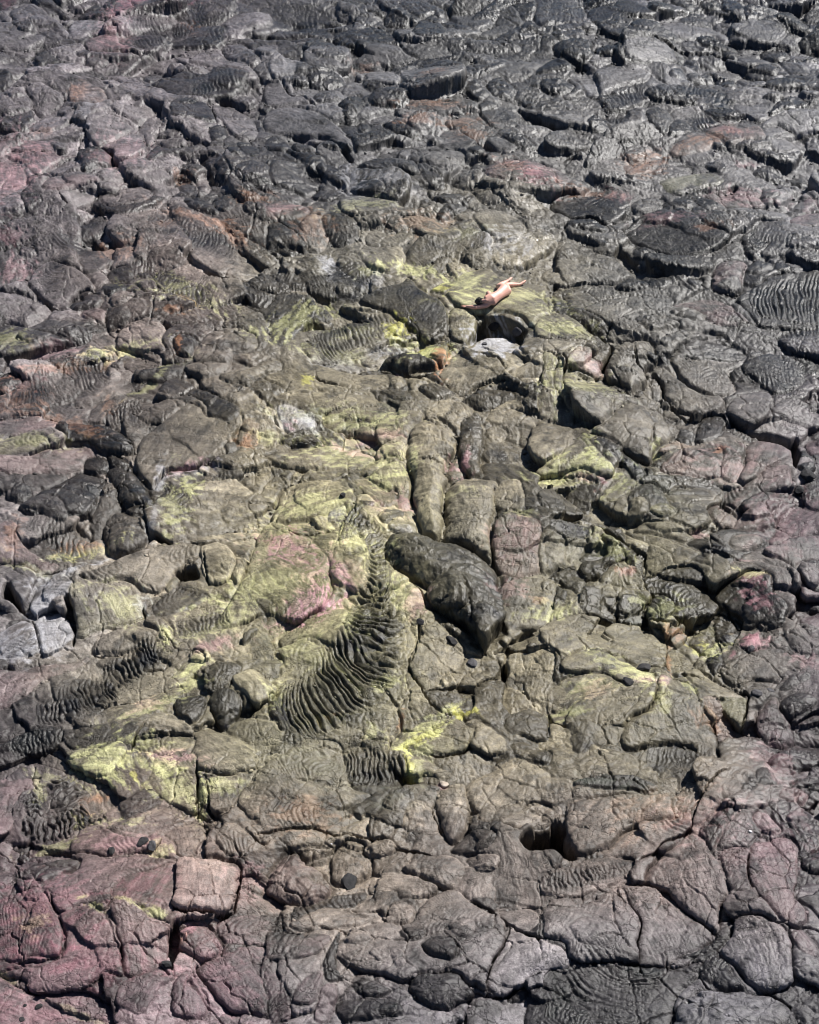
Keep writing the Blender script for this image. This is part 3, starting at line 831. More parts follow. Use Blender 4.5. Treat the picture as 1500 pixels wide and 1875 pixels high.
SPLATS = '''
B .9 728 607 20 14 0
B .6 722 622 14 9 0
Y .7 735 628 22 12 0
B .9 775 643 20 7 0
Y 1.3 790 652 30 16 0
O 1.4 806 668 11 22 0
B .9 815 544 18 6 0
Y .6 850 535 40 16 0
Y .5 930 560 80 18 0
Y .8 760 510 55 10 20
Y .7 690 500 35 10 0
Y .6 550 590 60 12 -25
Y .5 640 610 50 10 0
Y .5 600 650 60 10 10
B .7 562 706 10 9 0
Y .6 620 770 70 14 5
Y .6 700 785 60 14 5
P .5 690 800 60 10 0
Y .7 640 835 80 26 10
P .55 650 828 40 10 10
P .6 740 925 14 18 0
P .4 690 935 14 14 20
Y .6 700 890 20 14 0
Y .6 590 935 70 20 0
Y .7 560 990 70 20 15
P .95 560 1030 62 36 25
M .5 520 1000 45 18 0
P 1.3 560 1118 50 20 -28
Y .7 480 1090 80 22 -15
P .25 640 1060 30 40 -20
Y .7 650 1000 26 40 -20
Y .7 690 1060 24 50 -10
Y .6 730 1110 30 26 0
P .5 760 1120 18 20 0
Y .7 650 1150 28 30 20
Y .4 600 1220 60 26 30
Y .6 500 1280 24 20 20
Y .7 700 1260 34 12 -15
Y .55 400 1150 70 14 -20
Y .8 305 1163 10 12 0
Y .5 215 1110 40 26 0
P .5 380 1190 30 12 -20
Y .6 340 1230 40 10 -30
Y .6 290 1295 60 12 -20
P .5 270 1295 26 9 -20
Y .8 250 1370 40 12 10
Y .7 190 1400 40 26 -20
Y .6 270 1410 50 14 10
P .55 310 1400 45 12 10
Y .8 350 1250 20 20 0
Y .7 150 1012 50 9 -12
O .7 150 1000 34 9 -10
B .4 150 1016 22 5 -15
Y .5 60 1045 40 10 20
O .5 30 990 14 26 0
Y .6 320 935 26 40 0
P .6 330 870 34 7 -10
M .7 348 866 9 4 0
W .9 292 885 9 24 15
W .6 340 872 40 7 -10
Y .7 345 905 26 16 0
O .75 90 690 70 9 -14
P .6 60 710 40 14 -14
O .6 40 745 40 20 0
O .45 120 780 50 12 20
Y .8 190 652 30 8 -12
P .5 205 650 12 8 0
Y .5 250 640 30 10 -10
Y .5 30 635 26 14 0
P .5 100 650 40 14 0
Y .6 330 545 60 18 15
O .5 340 560 20 6 20
O .6 320 580 16 5 0
O .8 326 640 5 12 0
Y .5 60 820 50 9 0
O .7 455 820 16 12 0
Y .5 490 810 18 9 0
Y .5 280 705 50 6 -30
O .4 200 745 14 12 0
P .5 20 310 40 50 0
P .5 60 290 30 20 0
P .6 25 500 30 14 0
M .4 20 440 20 14 0
P .5 40 335 34 20 0
M .7 235 22 40 18 -40
M .6 290 8 40 12 0
M .5 10 10 20 10 0
P .5 210 65 30 26 0
O .5 145 180 14 12 0
O .5 350 50 14 8 0
O .5 80 248 16 8 0
P .4 220 290 40 26 0
O .45 375 415 60 10 18
O .45 420 435 50 9 20
O .5 470 375 26 9 0
O .5 335 325 12 8 0
O .4 300 420 20 8 0
O .4 215 460 40 14 0
P .75 970 338 40 14 20
M .5 975 345 24 10 10
O .4 930 320 24 18 0
O .5 1070 355 40 8 0
P .5 1125 358 24 9 10
O .55 1180 298 30 9 -10
O .5 1290 262 40 8 -12
M .35 1330 245 30 10 20
O .5 1180 318 22 9 0
P .5 1360 362 38 10 5
P .4 1230 408 40 8 0
O .4 1300 430 20 6 0
P .5 1365 302 12 5 0
P .4 1480 375 20 12 0
O .45 790 204 44 8 5
O .4 850 232 40 7 0
O .45 760 232 26 8 0
O .4 860 250 30 10 0
O .3 660 120 20 6 0
O .3 800 160 26 8 0
Y .4 650 390 50 12 -5
O .4 570 420 30 18 0
O .4 770 420 40 14 0
P .4 520 395 30 8 0
Y .3 860 440 40 10 0
W .8 915 460 36 16 20
W .7 950 455 30 20 30
W .7 640 345 20 20 0
W .6 730 350 60 8 15
W .8 595 485 18 8 30
W .6 610 500 12 14 0
W 1.2 905 628 50 24 0
W .6 920 655 44 10 0
W .7 700 645 30 12 -20
W .8 735 640 8 14 0
W .5 620 670 60 8 10
W .6 680 520 30 14 0
W .7 570 775 14 14 30
W .5 545 785 40 12 0
P .6 535 787 10 7 0
W .6 230 55 20 10 0
W .5 160 215 12 26 10
W .5 160 60 30 10 0
W .8 70 1110 20 60 0
W .8 30 1185 50 20 0
W .7 140 1050 60 9 -18
W .5 100 1160 26 34 0
W .8 262 1110 12 16 0
W .7 735 985 20 10 0
W .5 280 970 8 30 20
W .4 1240 150 40 14 0
W .4 1080 165 20 10 0
Y .5 1020 615 34 14 0
Y .4 1050 725 50 30 0
P .6 1085 683 16 9 0
Y .4 1010 720 20 20 0
Y .3 1060 620 30 12 0
Y .7 1050 870 60 16 0
Y .7 1080 828 12 20 0
Y .6 1000 885 40 9 0
Y .8 1110 870 30 6 35
P .6 1070 883 26 5 10
Y .6 1135 905 24 9 -10
M .9 1108 895 12 8 -40
Y .7 1200 836 12 9 0
O .6 1315 838 9 5 0
Y .5 1120 1000 40 12 30
P .5 1280 983 10 6 0
P .6 850 860 9 18 0
P .7 830 862 8 14 0
Y .3 840 920 30 12 0
P .22 940 1000 34 24 0
Y .4 950 960 20 8 0
P .25 930 1085 26 16 0
Y .6 985 1130 30 9 0
O .4 985 1105 14 6 0
Y .4 1010 1120 24 14 0
P .5 1150 1050 12 8 0
O .5 1145 1050 20 5 10
Y .6 1170 1100 20 8 0
Y .6 1220 1120 24 16 0
M .85 1392 1090 18 18 20
P .7 1380 1075 30 16 30
Y .8 1370 1060 26 5 10
P .7 1400 1112 16 12 0
M 1 1372 1170 18 9 10
P .8 1380 1182 22 10 0
M .8 1345 1193 6 6 0
B .7 1283 1165 16 8 20
Y .9 1300 1178 18 10 20
O .8 1238 1152 14 8 0
Y .6 1330 1170 20 8 0
O .5 1225 1200 5 26 0
P .6 1480 1225 24 9 20
Y .6 1120 1225 50 14 20
Y .7 1175 1240 24 9 20
P .6 1180 1258 20 6 -15
P .7 1215 1258 12 8 0
Y .7 1180 1270 20 12 -10
Y .5 1215 1290 22 20 20
Y .7 1255 1265 20 8 50
Y .5 1080 1270 40 14 0
P .4 1090 1275 24 12 0
Y .5 1050 1310 30 10 0
O .4 1290 1320 20 16 20
P .4 1420 1400 30 40 0
B .8 770 1360 26 9 -30
B .7 800 1345 30 8 -30
Y .8 800 1335 44 16 -25
Y .6 770 1375 26 12 0
B .8 748 1405 8 22 0
Y .6 765 1405 14 22 0
B .8 858 1312 16 6 0
B .7 842 1318 10 4 0
O .5 735 1325 5 16 20
O .7 605 1325 20 4 -25
Y .6 690 1345 12 10 0
Y .6 590 1330 40 10 0
Y .7 70 1455 10 14 0
Y .5 85 1420 30 8 10
O .7 170 1462 24 6 -10
M .5 130 1510 20 5 -40
O .6 165 1500 9 18 0
Y .8 215 1430 24 10 35
B .6 250 1430 10 8 30
Y .8 160 1505 30 12 0
Y .6 320 1450 40 26 0
Y .5 300 1420 40 14 20
Y .5 210 1515 40 8 0
Y .6 295 1575 22 12 -20
Y .6 110 1550 60 6 -10
P .4 240 1560 50 14 0
Y .5 365 1460 9 40 0
Y .4 400 1450 30 16 0
M .65 90 1690 80 50 20
M .5 60 1740 70 40 0
M .5 260 1640 40 22 -20
Y .7 265 1690 34 6 20
Y .6 180 1690 22 6 30
G .5 110 1590 34 14 -10
Y .35 70 1715 24 18 0
M .5 30 1860 70 24 0
M .4 200 1780 60 26 0
M .4 90 1780 60 20 0
P .6 20 1820 30 12 20
Y .6 20 1805 22 5 30
Y .4 120 1855 50 5 20
P .8 350 1715 18 8 -20
P .7 325 1720 6 20 0
P .6 320 1790 20 9 -20
O .4 330 1740 8 10 0
M .25 400 1800 60 50 0
P .3 450 1620 30 26 0
O .3 560 1500 60 20 0
G .6 1120 1445 60 12 5
G .4 600 1420 60 24 10
G .4 720 1460 30 20 0
G .5 490 1170 14 12 0
G .4 1180 900 60 20 30
G .4 1060 1000 60 16 0
G .4 1200 1120 40 16 0
G .4 640 790 40 12 0
G .4 700 760 50 12 0
G .3 1080 760 60 20 0
P .25 1430 1560 40 40 0
P .25 1280 1520 60 30 0
O .2 1200 1500 60 30 0
P .3 1430 960 50 40 0
P .25 1320 860 40 20 0
P .5 810 1440 10 5 0
'''
def boxblur(A, r):
    def one(B):
        Cs = np.cumsum(np.pad(B, ((r + 1, r), (0, 0)), mode='edge'), 0)
        return (Cs[2 * r + 1:] - Cs[:-2 * r - 1]) / (2 * r + 1)
    return one(one(A).T).T
def catmull(P, closed, n=5):
    P = np.asarray(P, float); m = len(P); out = []
    rng = range(m) if closed else range(m - 1)
    for i in rng:
        if closed:
            p0, p1, p2, p3 = P[(i - 1) % m], P[i], P[(i + 1) % m], P[(i + 2) % m]
        else:
            p0, p1, p2, p3 = P[max(i - 1, 0)], P[i], P[i + 1], P[min(i + 2, m - 1)]
        for k in range(n):
            t = k / n
            out.append(.5 * ((2 * p1) + (-p0 + p2) * t + (2 * p0 - 5 * p1 + 4 * p2 - p3) * t * t + (-p0 + 3 * p1 - 3 * p2 + p3) * t ** 3))
    if not closed:
        out.append(P[-1])
    return np.array(out)

def poly_sd(px, py, P):
    """signed distance to a closed polygon, inside positive"""
    d2 = np.full(px.shape, 1e9, np.float32)
    ins = np.zeros(px.shape, bool)
    n = len(P)
    for i in range(n):
        ax, ay = P[i]; bx, by = P[(i + 1) % n]
        ex, ey = bx - ax, by - ay
        L = ex * ex + ey * ey + 1e-12
        t = np.clip(((px - ax) * ex + (py - ay) * ey) / L, 0, 1)
        d2 = np.minimum(d2, (px - ax - t * ex) ** 2 + (py - ay - t * ey) ** 2)
        if ay != by:
            c = (ay > py) != (by > py)
            ins ^= c & (px < (bx - ax) * (py - ay) / (by - ay) + ax)
    d = np.sqrt(d2)
    return np.where(ins, d, -d)

TONES = {'n': 1.08, 'd': .50, 'k': .33, 'l': 1.4, 'p': 1.0, 'y': 1.05, 'o': 1.0, 'w': 1.25, 'm': .92, 'r': .95, 'b': .98}
TINT_K = .38
TINTS = {'p': ((.27, .15, .155), .45), 'y': ((.30, .30, .13), .38), 'o': ((.27, .14, .085), .45), 'w': ((.30, .30, .32), .6),
         'm': ((.17, .10, .115), .5), 'r': ((.16, .085, .095), .6), 'b': ((.14, .12, .085), .45)}
TINT = np.zeros(H.shape + (3,), np.float32)
TINTA = np.zeros(H.shape, np.float32)
PIECES = []            # name of each traced piece
ROPES, CRACKS = [], []
ROPEM = np.zeros(H.shape, np.float32)
RIDGE = np.zeros(H.shape, np.float32)
SLABM = np.zeros(H.shape, np.float32)

def paint_piece(kind, tone, mul, P):
    P = np.asarray(P, float)
    Q = catmull(P, True, 4)
    w_ = window(Q[:, 0], Q[:, 1], 14)
    if w_[0].stop - w_[0].start < 3 or w_[1].stop - w_[1].start < 3:
        return
    gx, gy = ground(Q[:, 0], Q[:, 1])
    k = .55 if kind == 'P' else .6
    d = poly_sd(X[w_] + k * WX[w_], Y[w_] + k * WY[w_], np.stack([gx, gy], 1))
    ins = d > 0
    if ins.sum() < 6:
        return
    Rr = float(d.max())
    Hc = H[w_]
    if kind == 'P':                                   # a hollow
        dep = mul / 100
        f = smooth01(d / min(Rr * .55, .14))
        Hc[ins] = (Hc - dep * f)[ins]
        return
    if kind == 'L':
        w, h, p, crown, keep = Rr, min(max(.44 * Rr, .05), .30), 2.3, 0, .3
    elif kind == 'T':
        w, h, p, crown, keep = Rr, min(max(.55 * Rr, .06), .42), 2.4, 0, .2
    else:
        w, h, p, crown, keep = min(.35 * Rr, .16), min(max(.22 * Rr, .05), .14), 2.4, .28, .15
    h *= {'S': .60, 'L': .70, 'T': .80}[kind] * mul * (RNG.uniform(.5, 1.2) if mul < 1.15 else 1)
    f = (1 - (1 - np.clip(d / w, 0, 1)) ** p) ** .6
    f = f + crown * np.clip(d / Rr, 0, 1) ** .8
    xs, ys, hs = X[w_][ins], Y[w_][ins], Hc[ins]
    A = np.stack([xs - xs.mean(), ys - ys.mean(), np.ones_like(xs)], 1)
    c, *_ = np.linalg.lstsq(A, hs, rcond=None)
    c[:2] = np.clip(c[:2], -.35, .35)
    plane = c[0] * (X[w_] - xs.mean()) + c[1] * (Y[w_] - ys.mean()) + c[2]
    rough = np.clip(Hc - plane, -.25, .25)
    ccx, ccy = float(gx.mean()), float(gy.mean())
    if kind == 'T':
        Cc = np.cov(np.stack([gx, gy])); vv = np.linalg.eigh(Cc)[1][:, 1]
        if vv[1] > 0:
            vv = -vv
        fdx, fdy = float(vv[0]), float(vv[1])
    else:
        fa = -math.pi / 2 - .35 + RNG.normal() * .6
        fdx, fdy = math.cos(fa), math.sin(fa)
    ext = np.abs((gx - ccx) * fdx + (gy - ccy) * fdy).max() + 1e-3
    q = ((X[w_] - ccx) * fdx + (Y[w_] - ccy) * fdy) / ext
    back = smooth01(q * .8 + .9) if mul < 1.35 else np.ones_like(q)       # the rear runs into the sheet behind it
    new = plane + h * (f - .32) + .22 * h * q + keep * rough * np.clip(d / (.4 * Rr), 0, 1)
    lo_b = .55 if kind == 'L' else .3
    new = Hc + (new - Hc) * (lo_b + (1 - lo_b) * back)
    moat = (.15 if mul < 1.15 else .42) * h * np.exp(np.minimum(d, 0) / (.03 + .12 * h)) * (.2 + .8 * back)
    H[w_] = np.where(ins, new, Hc - moat)
    # flow direction: the long axis of the outline
    C = np.cov(np.stack([gx, gy]))
    ev, evec = np.linalg.eigh(C)
    ax = evec[:, 1]
    cx, cy = gx.mean(), gy.mean()
    FA[w_][ins] = ((X[w_] - cx) * ax[0] + (Y[w_] - cy) * ax[1])[ins]
    FB[w_][ins] = (-(X[w_] - cx) * ax[1] + (Y[w_] - cy) * ax[0])[ins]
    SLABM[w_][ins] = 1 if kind == 'S' else 0
    SEED[w_][ins] = RNG.random()
    GLOSS[w_][ins] = RNG.random() * .6 + (.4 if tone in 'dk' else 0)
    TONE[w_][ins] = TONES[tone] * RNG.uniform(.94, 1.06)
    if tone in TINTS:
        TINT[w_][ins] = TINTS[tone][0]; TINTA[w_][ins] = TINTS[tone][1] * (TINT_K if tone != 'w' else .8)
    else:
        TINTA[w_][ins] = 0
    PID[w_][ins] = len(PIECES)
    PIECES.append({'L': 'lava_lobe', 'T': 'lava_tongue', 'S': 'lava_slab'}[kind])

def polyline_field(w_, Q):
    """nearest point of a polyline: distance, signed offset, arc length, index (in survey units)"""
    pu, pv = U[w_], V[w_]
    best = np.full(pu.shape, 1e9, np.float32); off = np.zeros(pu.shape, np.float32)
    arc = np.zeros(pu.shape, np.float32); idx = np.zeros(pu.shape, np.float32)
    s = 0
    for i in range(len(Q) - 1):
        a, b = Q[i][:2], Q[i + 1][:2]
        e = b - a; L = math.hypot(*e) + 1e-9
        tt = ((pu - a[0]) * e[0] + (pv - a[1]) * e[1]) / L / L
        lo = -1e3 if i == 0 else 0; hi = 1e3 if i == len(Q) - 2 else 1
        t = np.clip(tt, lo, hi)
        d = np.hypot(pu - a[0] - t * e[0], pv - a[1] - t * e[1])
        sg = np.sign((pv - a[1]) * e[0] - (pu - a[0]) * e[1])
        m = d < best
        best[m] = d[m]; off[m] = (d * sg)[m]; arc[m] = (s + t * L)[m]; idx[m] = np.clip(i + t, 0, len(Q) - 1)[m]
        s += L
    return best, off, arc, idx, s

def paint_rope(wl, amp, bow, tone, pts):
    """a sheet of rope folds: ridges across an axis, bowed downstream"""
    Q = catmull(np.asarray(pts, float), False, 4)
    pad = Q[:, 2].max() + 4
    w_ = window(Q[:, 0], Q[:, 1], pad)
    if w_[0].stop - w_[0].start < 3 or w_[1].stop - w_[1].start < 3:
        return
    best, off, arc, idx, S = polyline_field(w_, Q)
    hw = np.interp(idx, np.arange(len(Q)), Q[:, 2]).astype(np.float32)
    t = off / hw
    # edges of the sheet wander
    nz = perlin(X[w_] / .7, Y[w_] / .7, 60)
    t = t * (1 + .16 * nz)
    endm = smooth01((arc + .25 * hw) / (.35 * hw)) * smooth01((S + .25 * hw - arc) / (.35 * hw))
    env = smooth01((1.12 - np.abs(t)) / .7) * endm * (np.clip(.8 + .8 * perlin(X[w_] / 1.1, Y[w_] / 1.1, 67), .12, 1) if amp < 5.5 else 1.0)
    ph = (arc - bow * hw * (1 - t * t)) / max(wl, 7.0)
    ph = ph + .60 * perlin(X[w_] / 1.3, Y[w_] / 1.3, 61) + .26 * perlin(X[w_] / .40, Y[w_] / .40, 62)
    ph = ph + 1.1 * perlin(ph * .27, t * .7, 63) + .42 * perlin(ph * .6, t * 2.6, 68)
    cell = np.floor(ph)
    rnd = np.sin(cell * 12.9898 + 4.1) * 43758.5453
    rnd = rnd - np.floor(rnd)
    fr = ph - cell
    ridge = np.clip(np.sin(np.pi * np.clip(fr, 0, 1)), 0, 1) ** .62
    fine = np.abs(np.sin(np.pi * (ph * 2.0 + .8 * perlin(ph * .5, t * 4.0, 66))))
    brk = .85 + .4 * perlin(ph * .35, t * 1.6, 64)
    a = (1.55 if amp > 5.5 else 1.4) / NEAR[w_] ** .12 * amp / 100 * (.55 + .75 * rnd) * np.clip(brk, .45, 1.3)
    Hc = H[w_]
    dz = a * (ridge - .62) + .16 * amp / 100 * (fine - .5)
    H[w_] = Hc + env * .7 * (HSOFT[w_] - Hc) + env ** 1.5 * dz
    RIDGE[w_] = np.where(env > ROPEM[w_], ridge, RIDGE[w_])
    ROPEM[w_] = np.maximum(ROPEM[w_], env)
    gl = GLOSS[w_]; gl[...] = gl * (1 - env) + .9 * env
    FAc, FBc = FA[w_], FB[w_]
    FAc[...] = FAc * (1 - env) + env * t * hw / 70
    FBc[...] = FBc * (1 - env) + env * arc / 70
    tn = {'d': .50, 'n': .66, 'k': .4, 'y': .52, 'o': .55, 'm': .7, 'b': .7}[tone]
    TONE[w_] *= 1 + env * (tn - 1)
    m = (env > .5) & (PID[w_] >= -1)
    if m.sum() > 150:
        PID[w_][m] = len(PIECES)
        PIECES.append('rope_fold_sheet')

def paint_crack(width, depth, pts):
    Q = catmull(np.asarray(pts, float), False, 5)
    Q[1:-1] += RNG.normal(size=Q[1:-1].shape) * .9
    w_ = window(Q[:, 0], Q[:, 1], width * 4 + 4)
    if w_[0].stop - w_[0].start < 3 or w_[1].stop - w_[1].start < 3:
        return
    best, off, arc, idx, S = polyline_field(w_, Q)
    inside = (arc > 0) & (arc < S)
    taper = np.clip(np.minimum(arc, S - arc) / 18, .25, 1)
    jag = 1 + .45 * perlin(arc / 7, off * .05, 71)
    hw = width * taper * jag * .62
    f = 1 - smooth01((best - hw * .55) / (hw * .6))
    f = np.where(inside, f, 0)
    H[w_] = H[w_] - depth / 100 * f * taper

def over_seam(P):
    """outlines that ended on a survey sheet's edge run on past it"""
    P = P.copy()
    for ax, top in ((0, 1500), (1, 1410)):
        o_ = (ox, oy)[ax]
        lo_out, hi_out = o_ == 0, o_ + top / 3 > (1490, 1870)[ax]
        for p in P:
            if p[ax] <= 0:
                p[ax] -= RNG.uniform(90, 150) if lo_out else RNG.uniform(5, 55)
            elif p[ax] >= top:
                p[ax] += RNG.uniform(90, 150) if hi_out else RNG.uniform(5, 55)
    return P

PITS = []
ox = oy = 0
for ln in TRACES.strip().splitlines():
    if ln[0] == '@':
        ox, oy = map(float, ln[1:].split(','))
        continue
    hd, nums = ln.split(':')
    v = [float(q) for q in nums.split()]
    k = hd[0]
    if k in 'LST':
        spec = hd[2:].split('*')
        P = over_seam(np.array(v).reshape(-1, 2)) / 3 + (ox, oy)
        paint_piece(k, spec[0], float(spec[1]) if len(spec) > 1 else 1.0, P)
    elif k == 'P':
        PITS.append((float(hd[2:]) * (1.3 if oy > 400 else .55), np.array(v).reshape(-1, 2) / 3 + (ox, oy)))
    elif k == 'R':
        wl, amp, bow, tone = hd[2:].split()
        A = np.array(v).reshape(-1, 3) / 3 + (ox, oy, 0)
        ROPES.append((float(wl), float(amp), float(bow), tone, A))
    elif k == 'C':
        wd, dep = hd[2:].split()
        CRACKS.append((float(wd), float(dep), np.array(v).reshape(-1, 2) / 3 + (ox, oy)))
for dep_, P_ in PITS:
    paint_piece('P', 'n', dep_, P_)
# a dark seam where one lobe meets the next, closed in places
E = np.zeros(H.shape, np.float64)
E[:-1] += SEED[:-1] != SEED[1:]; E[:, :-1] += SEED[:, :-1] != SEED[:, 1:]
E = np.clip(boxblur(np.clip(E, 0, 1), 1) * 2.2, 0, 1)
H = H - ((.08 - .045 * NEAR) * E * np.clip(.35 + 1.2 * perlin(X / 1.2, Y / 1.2, 160), 0, 1)).astype(np.float32)
# steep fronts sag into rounded noses
gs = np.hypot(np.gradient(H, axis=1) / np.maximum(np.gradient(X, axis=1), 1e-4), np.gradient(H, axis=0) / np.minimum(np.gradient(Y, axis=0), -1e-4))
gw = np.clip(boxblur(smooth01((gs - .7) / 1.4), 2) * 1.5, 0, 1)
soft1 = boxblur(H.astype(np.float64), 1)
soft2 = boxblur(boxblur(H.astype(np.float64), 2), 1)
H = (soft1 + (H - soft1) * np.clip(NEAR * 1.6, .62, .9))
H = (H + (soft2 - H) * gw * np.clip(1.15 - NEAR, .12, .75)).astype(np.float32)
HSOFT = boxblur(boxblur(H.astype(np.float64), 7), 7).astype(np.float32)
for r in ROPES:
    paint_rope(*r)

# ------------------------------------------------------------------ crust relief on everything
HX, HY = X + .6 * H, Y - .7 * H                 # patterns climb steep fronts instead of hanging straight down them
def billow(s, seed):
    return np.abs(perlin((HX + 1.6 * WX) / s, (HY + 1.6 * WY) / s, seed))

RK = 1 - .85 * ROPEM
SLABM = boxblur(SLABM.astype(np.float64), 3).astype(np.float32)
RK = RK * (1 - .5 * SLABM)
lump_mask = RK * smooth01(.5 + .9 * perlin(X / 2.6, Y / 2.6, 80))
H += RK * (.045 * billow(.95, 79) * smooth01((Y - 30) / 14) + .060 * billow(.55, 81) + .030 * billow(.24, 82)) * (.35 + .9 * lump_mask) + .012 * NEAR * billow(.11, 83)
# long low folds that lie across the flow
fo = 2.0 * perlin(X / 4.0, Y / 4.5, 140) + .15
rx_, ry_ = X * np.cos(fo) + Y * np.sin(fo), -X * np.sin(fo) + Y * np.cos(fo)
fold = np.abs(perlin(rx_ / 1.5 + WX * 3, ry_ / .42 + WY * 5, 141)) + .32 * np.abs(perlin(rx_ / .8, ry_ / .17 + WY * 4, 142)) * NEAR ** .3
H += .055 * smooth01((Y - 26) / 16) * RK * fold * smooth01(.55 + 1.2 * perlin(X / 3.1, Y / 3.1, 143) + .35 * smooth01((Y - 34) / 14))
# wrinkles that follow each lobe's flow
FA2, FB2 = FA + .6 * H, FB + .7 * H
wr = perlin(FB2 * 9 + 1.2 * perlin(FA2 * 2, FB2 * 2, 84) + SEED * 31, FA2 * 1.6 + SEED * 17, 85)
wmask = smooth01(.45 + 1.0 * perlin(X / 1.5, Y / 1.5, 86))
H += .012 * RK * wr * wmask + .007 * perlin(FB2 * 26 + SEED * 31, FA2 * 3.5 + SEED * 11, 87)
# some lobes carry their own fine ropes, bowed along the flow
hs = np.sin(SEED * 91.7) * 437.58; hs = hs - np.floor(hs)
sgn = np.where(hs > .5, 1, -1)
rope_m = smooth01((hs - .62) / .05) * smooth01(.35 + 1.4 * perlin(X / 1.1, Y / 1.1, 170)) * (1 - ROPEM)
wl_ = np.maximum(.105, .11 / NEAR ** .75)
php = (FA2 + sgn * (1.1 + 1.5 * hs) * FB2 ** 2) / wl_ + .9 * perlin(X / .8, Y / .8, 171) + .35 * perlin(X / .3, Y / .3, 172)
H += .034 / NEAR ** .3 * rope_m * (np.abs(np.sin(np.pi * php)) ** .7 - .6) * (.7 + .6 * perlin(php * .4, FB2 * 3, 173))
# shrinkage cracks: straight-sided cells
def worley_edge(s, seed):
    gx_, gy_ = (X + .9 * WX) / s, (Y + .9 * WY) / s
    ix, iy = np.floor(gx_).astype(np.int32), np.floor(gy_).astype(np.int32)
    f1 = np.full(X.shape, 9., np.float32); f2 = f1.copy()
    for dx in (-1, 0, 1):
        for dy in (-1, 0, 1):
            hsh = _perm[(_perm[(ix + dx + seed * 7) & 255] + iy + dy) & 255]
            h2 = _perm[hsh + 1]
            px = ix + dx + .1 + .8 * hsh / 255.; py = iy + dy + .1 + .8 * h2 / 255.
            d = np.hypot(gx_ - px, gy_ - py).astype(np.float32)
            f2 = np.minimum(f2, np.maximum(f1, d)); f1 = np.minimum(f1, d)
    return (f2 - f1) * s
cmask = (RK + .5 * SLABM) * smooth01(.35 + 1.3 * perlin(X / 1.9, Y / 1.9, 88))
H -= .065 * cmask * (1 - smooth01(worley_edge(.75, 1) / (.028 / NEAR ** .5)))
H -= .09 * RK * smooth01(-.02 + 1.5 * perlin(X / 3.4, Y / 3.4, 144)) * (1 - smooth01(worley_edge(1.7, 3) / (.045 / NEAR ** .5)))
H -= .030 * NEAR * smooth01(.3 + 1.3 * perlin(X / 1.3, Y / 1.3, 89)) * (1 - smooth01(worley_edge(.30, 2) / .017))
for c in CRACKS:
    paint_crack(*c)

# the slab that carries the person is smooth
su, sv = U - 905, V - 545
bed = smooth01(1.6 - np.hypot(su / 75, sv / 34))
soft = boxblur(boxblur(H.astype(np.float64), 9), 9)
H = H + (soft - H) * bed * .93

# lower the rim of the net to meet the wider ground
rim = np.minimum(smooth01((U - US[0]) / 90), smooth01((US[-1] - U) / 90)) * np.minimum(smooth01((V - VS[0]) / 60), smooth01((VS[-1] - V) / 60))
H = (H * rim - .35 * (1 - rim)).astype(np.float32)

# lobes bulge over what lies below them: push crests out and feet in
FARK = np.clip(NEAR * 1.3, .25, 1)
Hb = boxblur(boxblur(H.astype(np.float64), 3), 3)
gu = np.gradient(Hb, axis=1) / np.maximum(np.gradient(X, axis=1), 1e-4)
gv = np.gradient(Hb, axis=0) / np.minimum(np.gradient(Y, axis=0), -1e-4)
gm = np.hypot(gu, gv) + 1e-6
dev = np.clip((H - Hb), -.07, .07) * np.clip(gm * 1.1 - .15, 0, 1)
XD = X - gu / gm * dev * .75 * FARK
YD = Y - gv / gm * dev * .75 * FARK

# ------------------------------------------------------------------ colour of the crust (minerals, weathering)
def lin(c):
    c = np.asarray(c, float) / 255
    return np.where(c <= .04045, c / 12.92, ((c + .055) / 1.055) ** 2.4)

GU = np.array([0, 300, 600, 900, 1200, 1500.]); GV = np.array([0, 270, 540, 800, 1070, 1340, 1600, 1875.])
GRID = lin([
 [(88,80,86),(96,86,90),(78,76,78),(62,62,64),(66,65,69),(66,65,70)],
 [(112,98,103),(106,97,98),(86,84,86),(92,90,88),(92,89,88),(95,92,95)],
 [(105,95,97),(104,92,86),(102,97,84),(122,114,94),(92,90,86),(82,80,82)],
 [(112,98,95),(94,86,78),(126,117,96),(112,104,88),(102,96,86),(94,86,88)],
 [(98,90,90),(122,112,98),(133,126,97),(96,91,79),(110,104,82),(87,78,80)],
 [(92,81,81),(114,106,88),(112,107,86),(118,109,90),(114,107,87),(90,79,81)],
 [(106,84,86),(122,101,93),(118,106,93),(110,100,93),(116,101,95),(92,81,85)],
 [(128,92,97),(114,93,97),(94,88,90),(102,97,100),(97,95,99),(87,82,87)]]) * .72
_l = GRID.mean(-1, keepdims=True)
_k = np.array([.7, .75, .95, .95, .95, .95, .9, .85])[:, None, None] * np.array([.6, .9, 1, 1, 1, .7])[None, :, None]
GRID = np.clip(_l + (GRID - _l) * _k, .01, 1)
def grid_colour(u, v):
    a = np.clip(np.interp(u, GU, np.arange(6)), 0, 4.9999); b = np.clip(np.interp(v, GV, np.arange(8)), 0, 6.9999)
    i, j = a.astype(int), b.astype(int); fa, fb = (a - i)[..., None], (b - j)[..., None]
    fa = fa * fa * (3 - 2 * fa); fb = fb * fb * (3 - 2 * fb)
    return (GRID[j, i] * (1 - fa) + GRID[j, i + 1] * fa) * (1 - fb) + (GRID[j + 1, i] * (1 - fa) + GRID[j + 1, i + 1] * fa) * fb
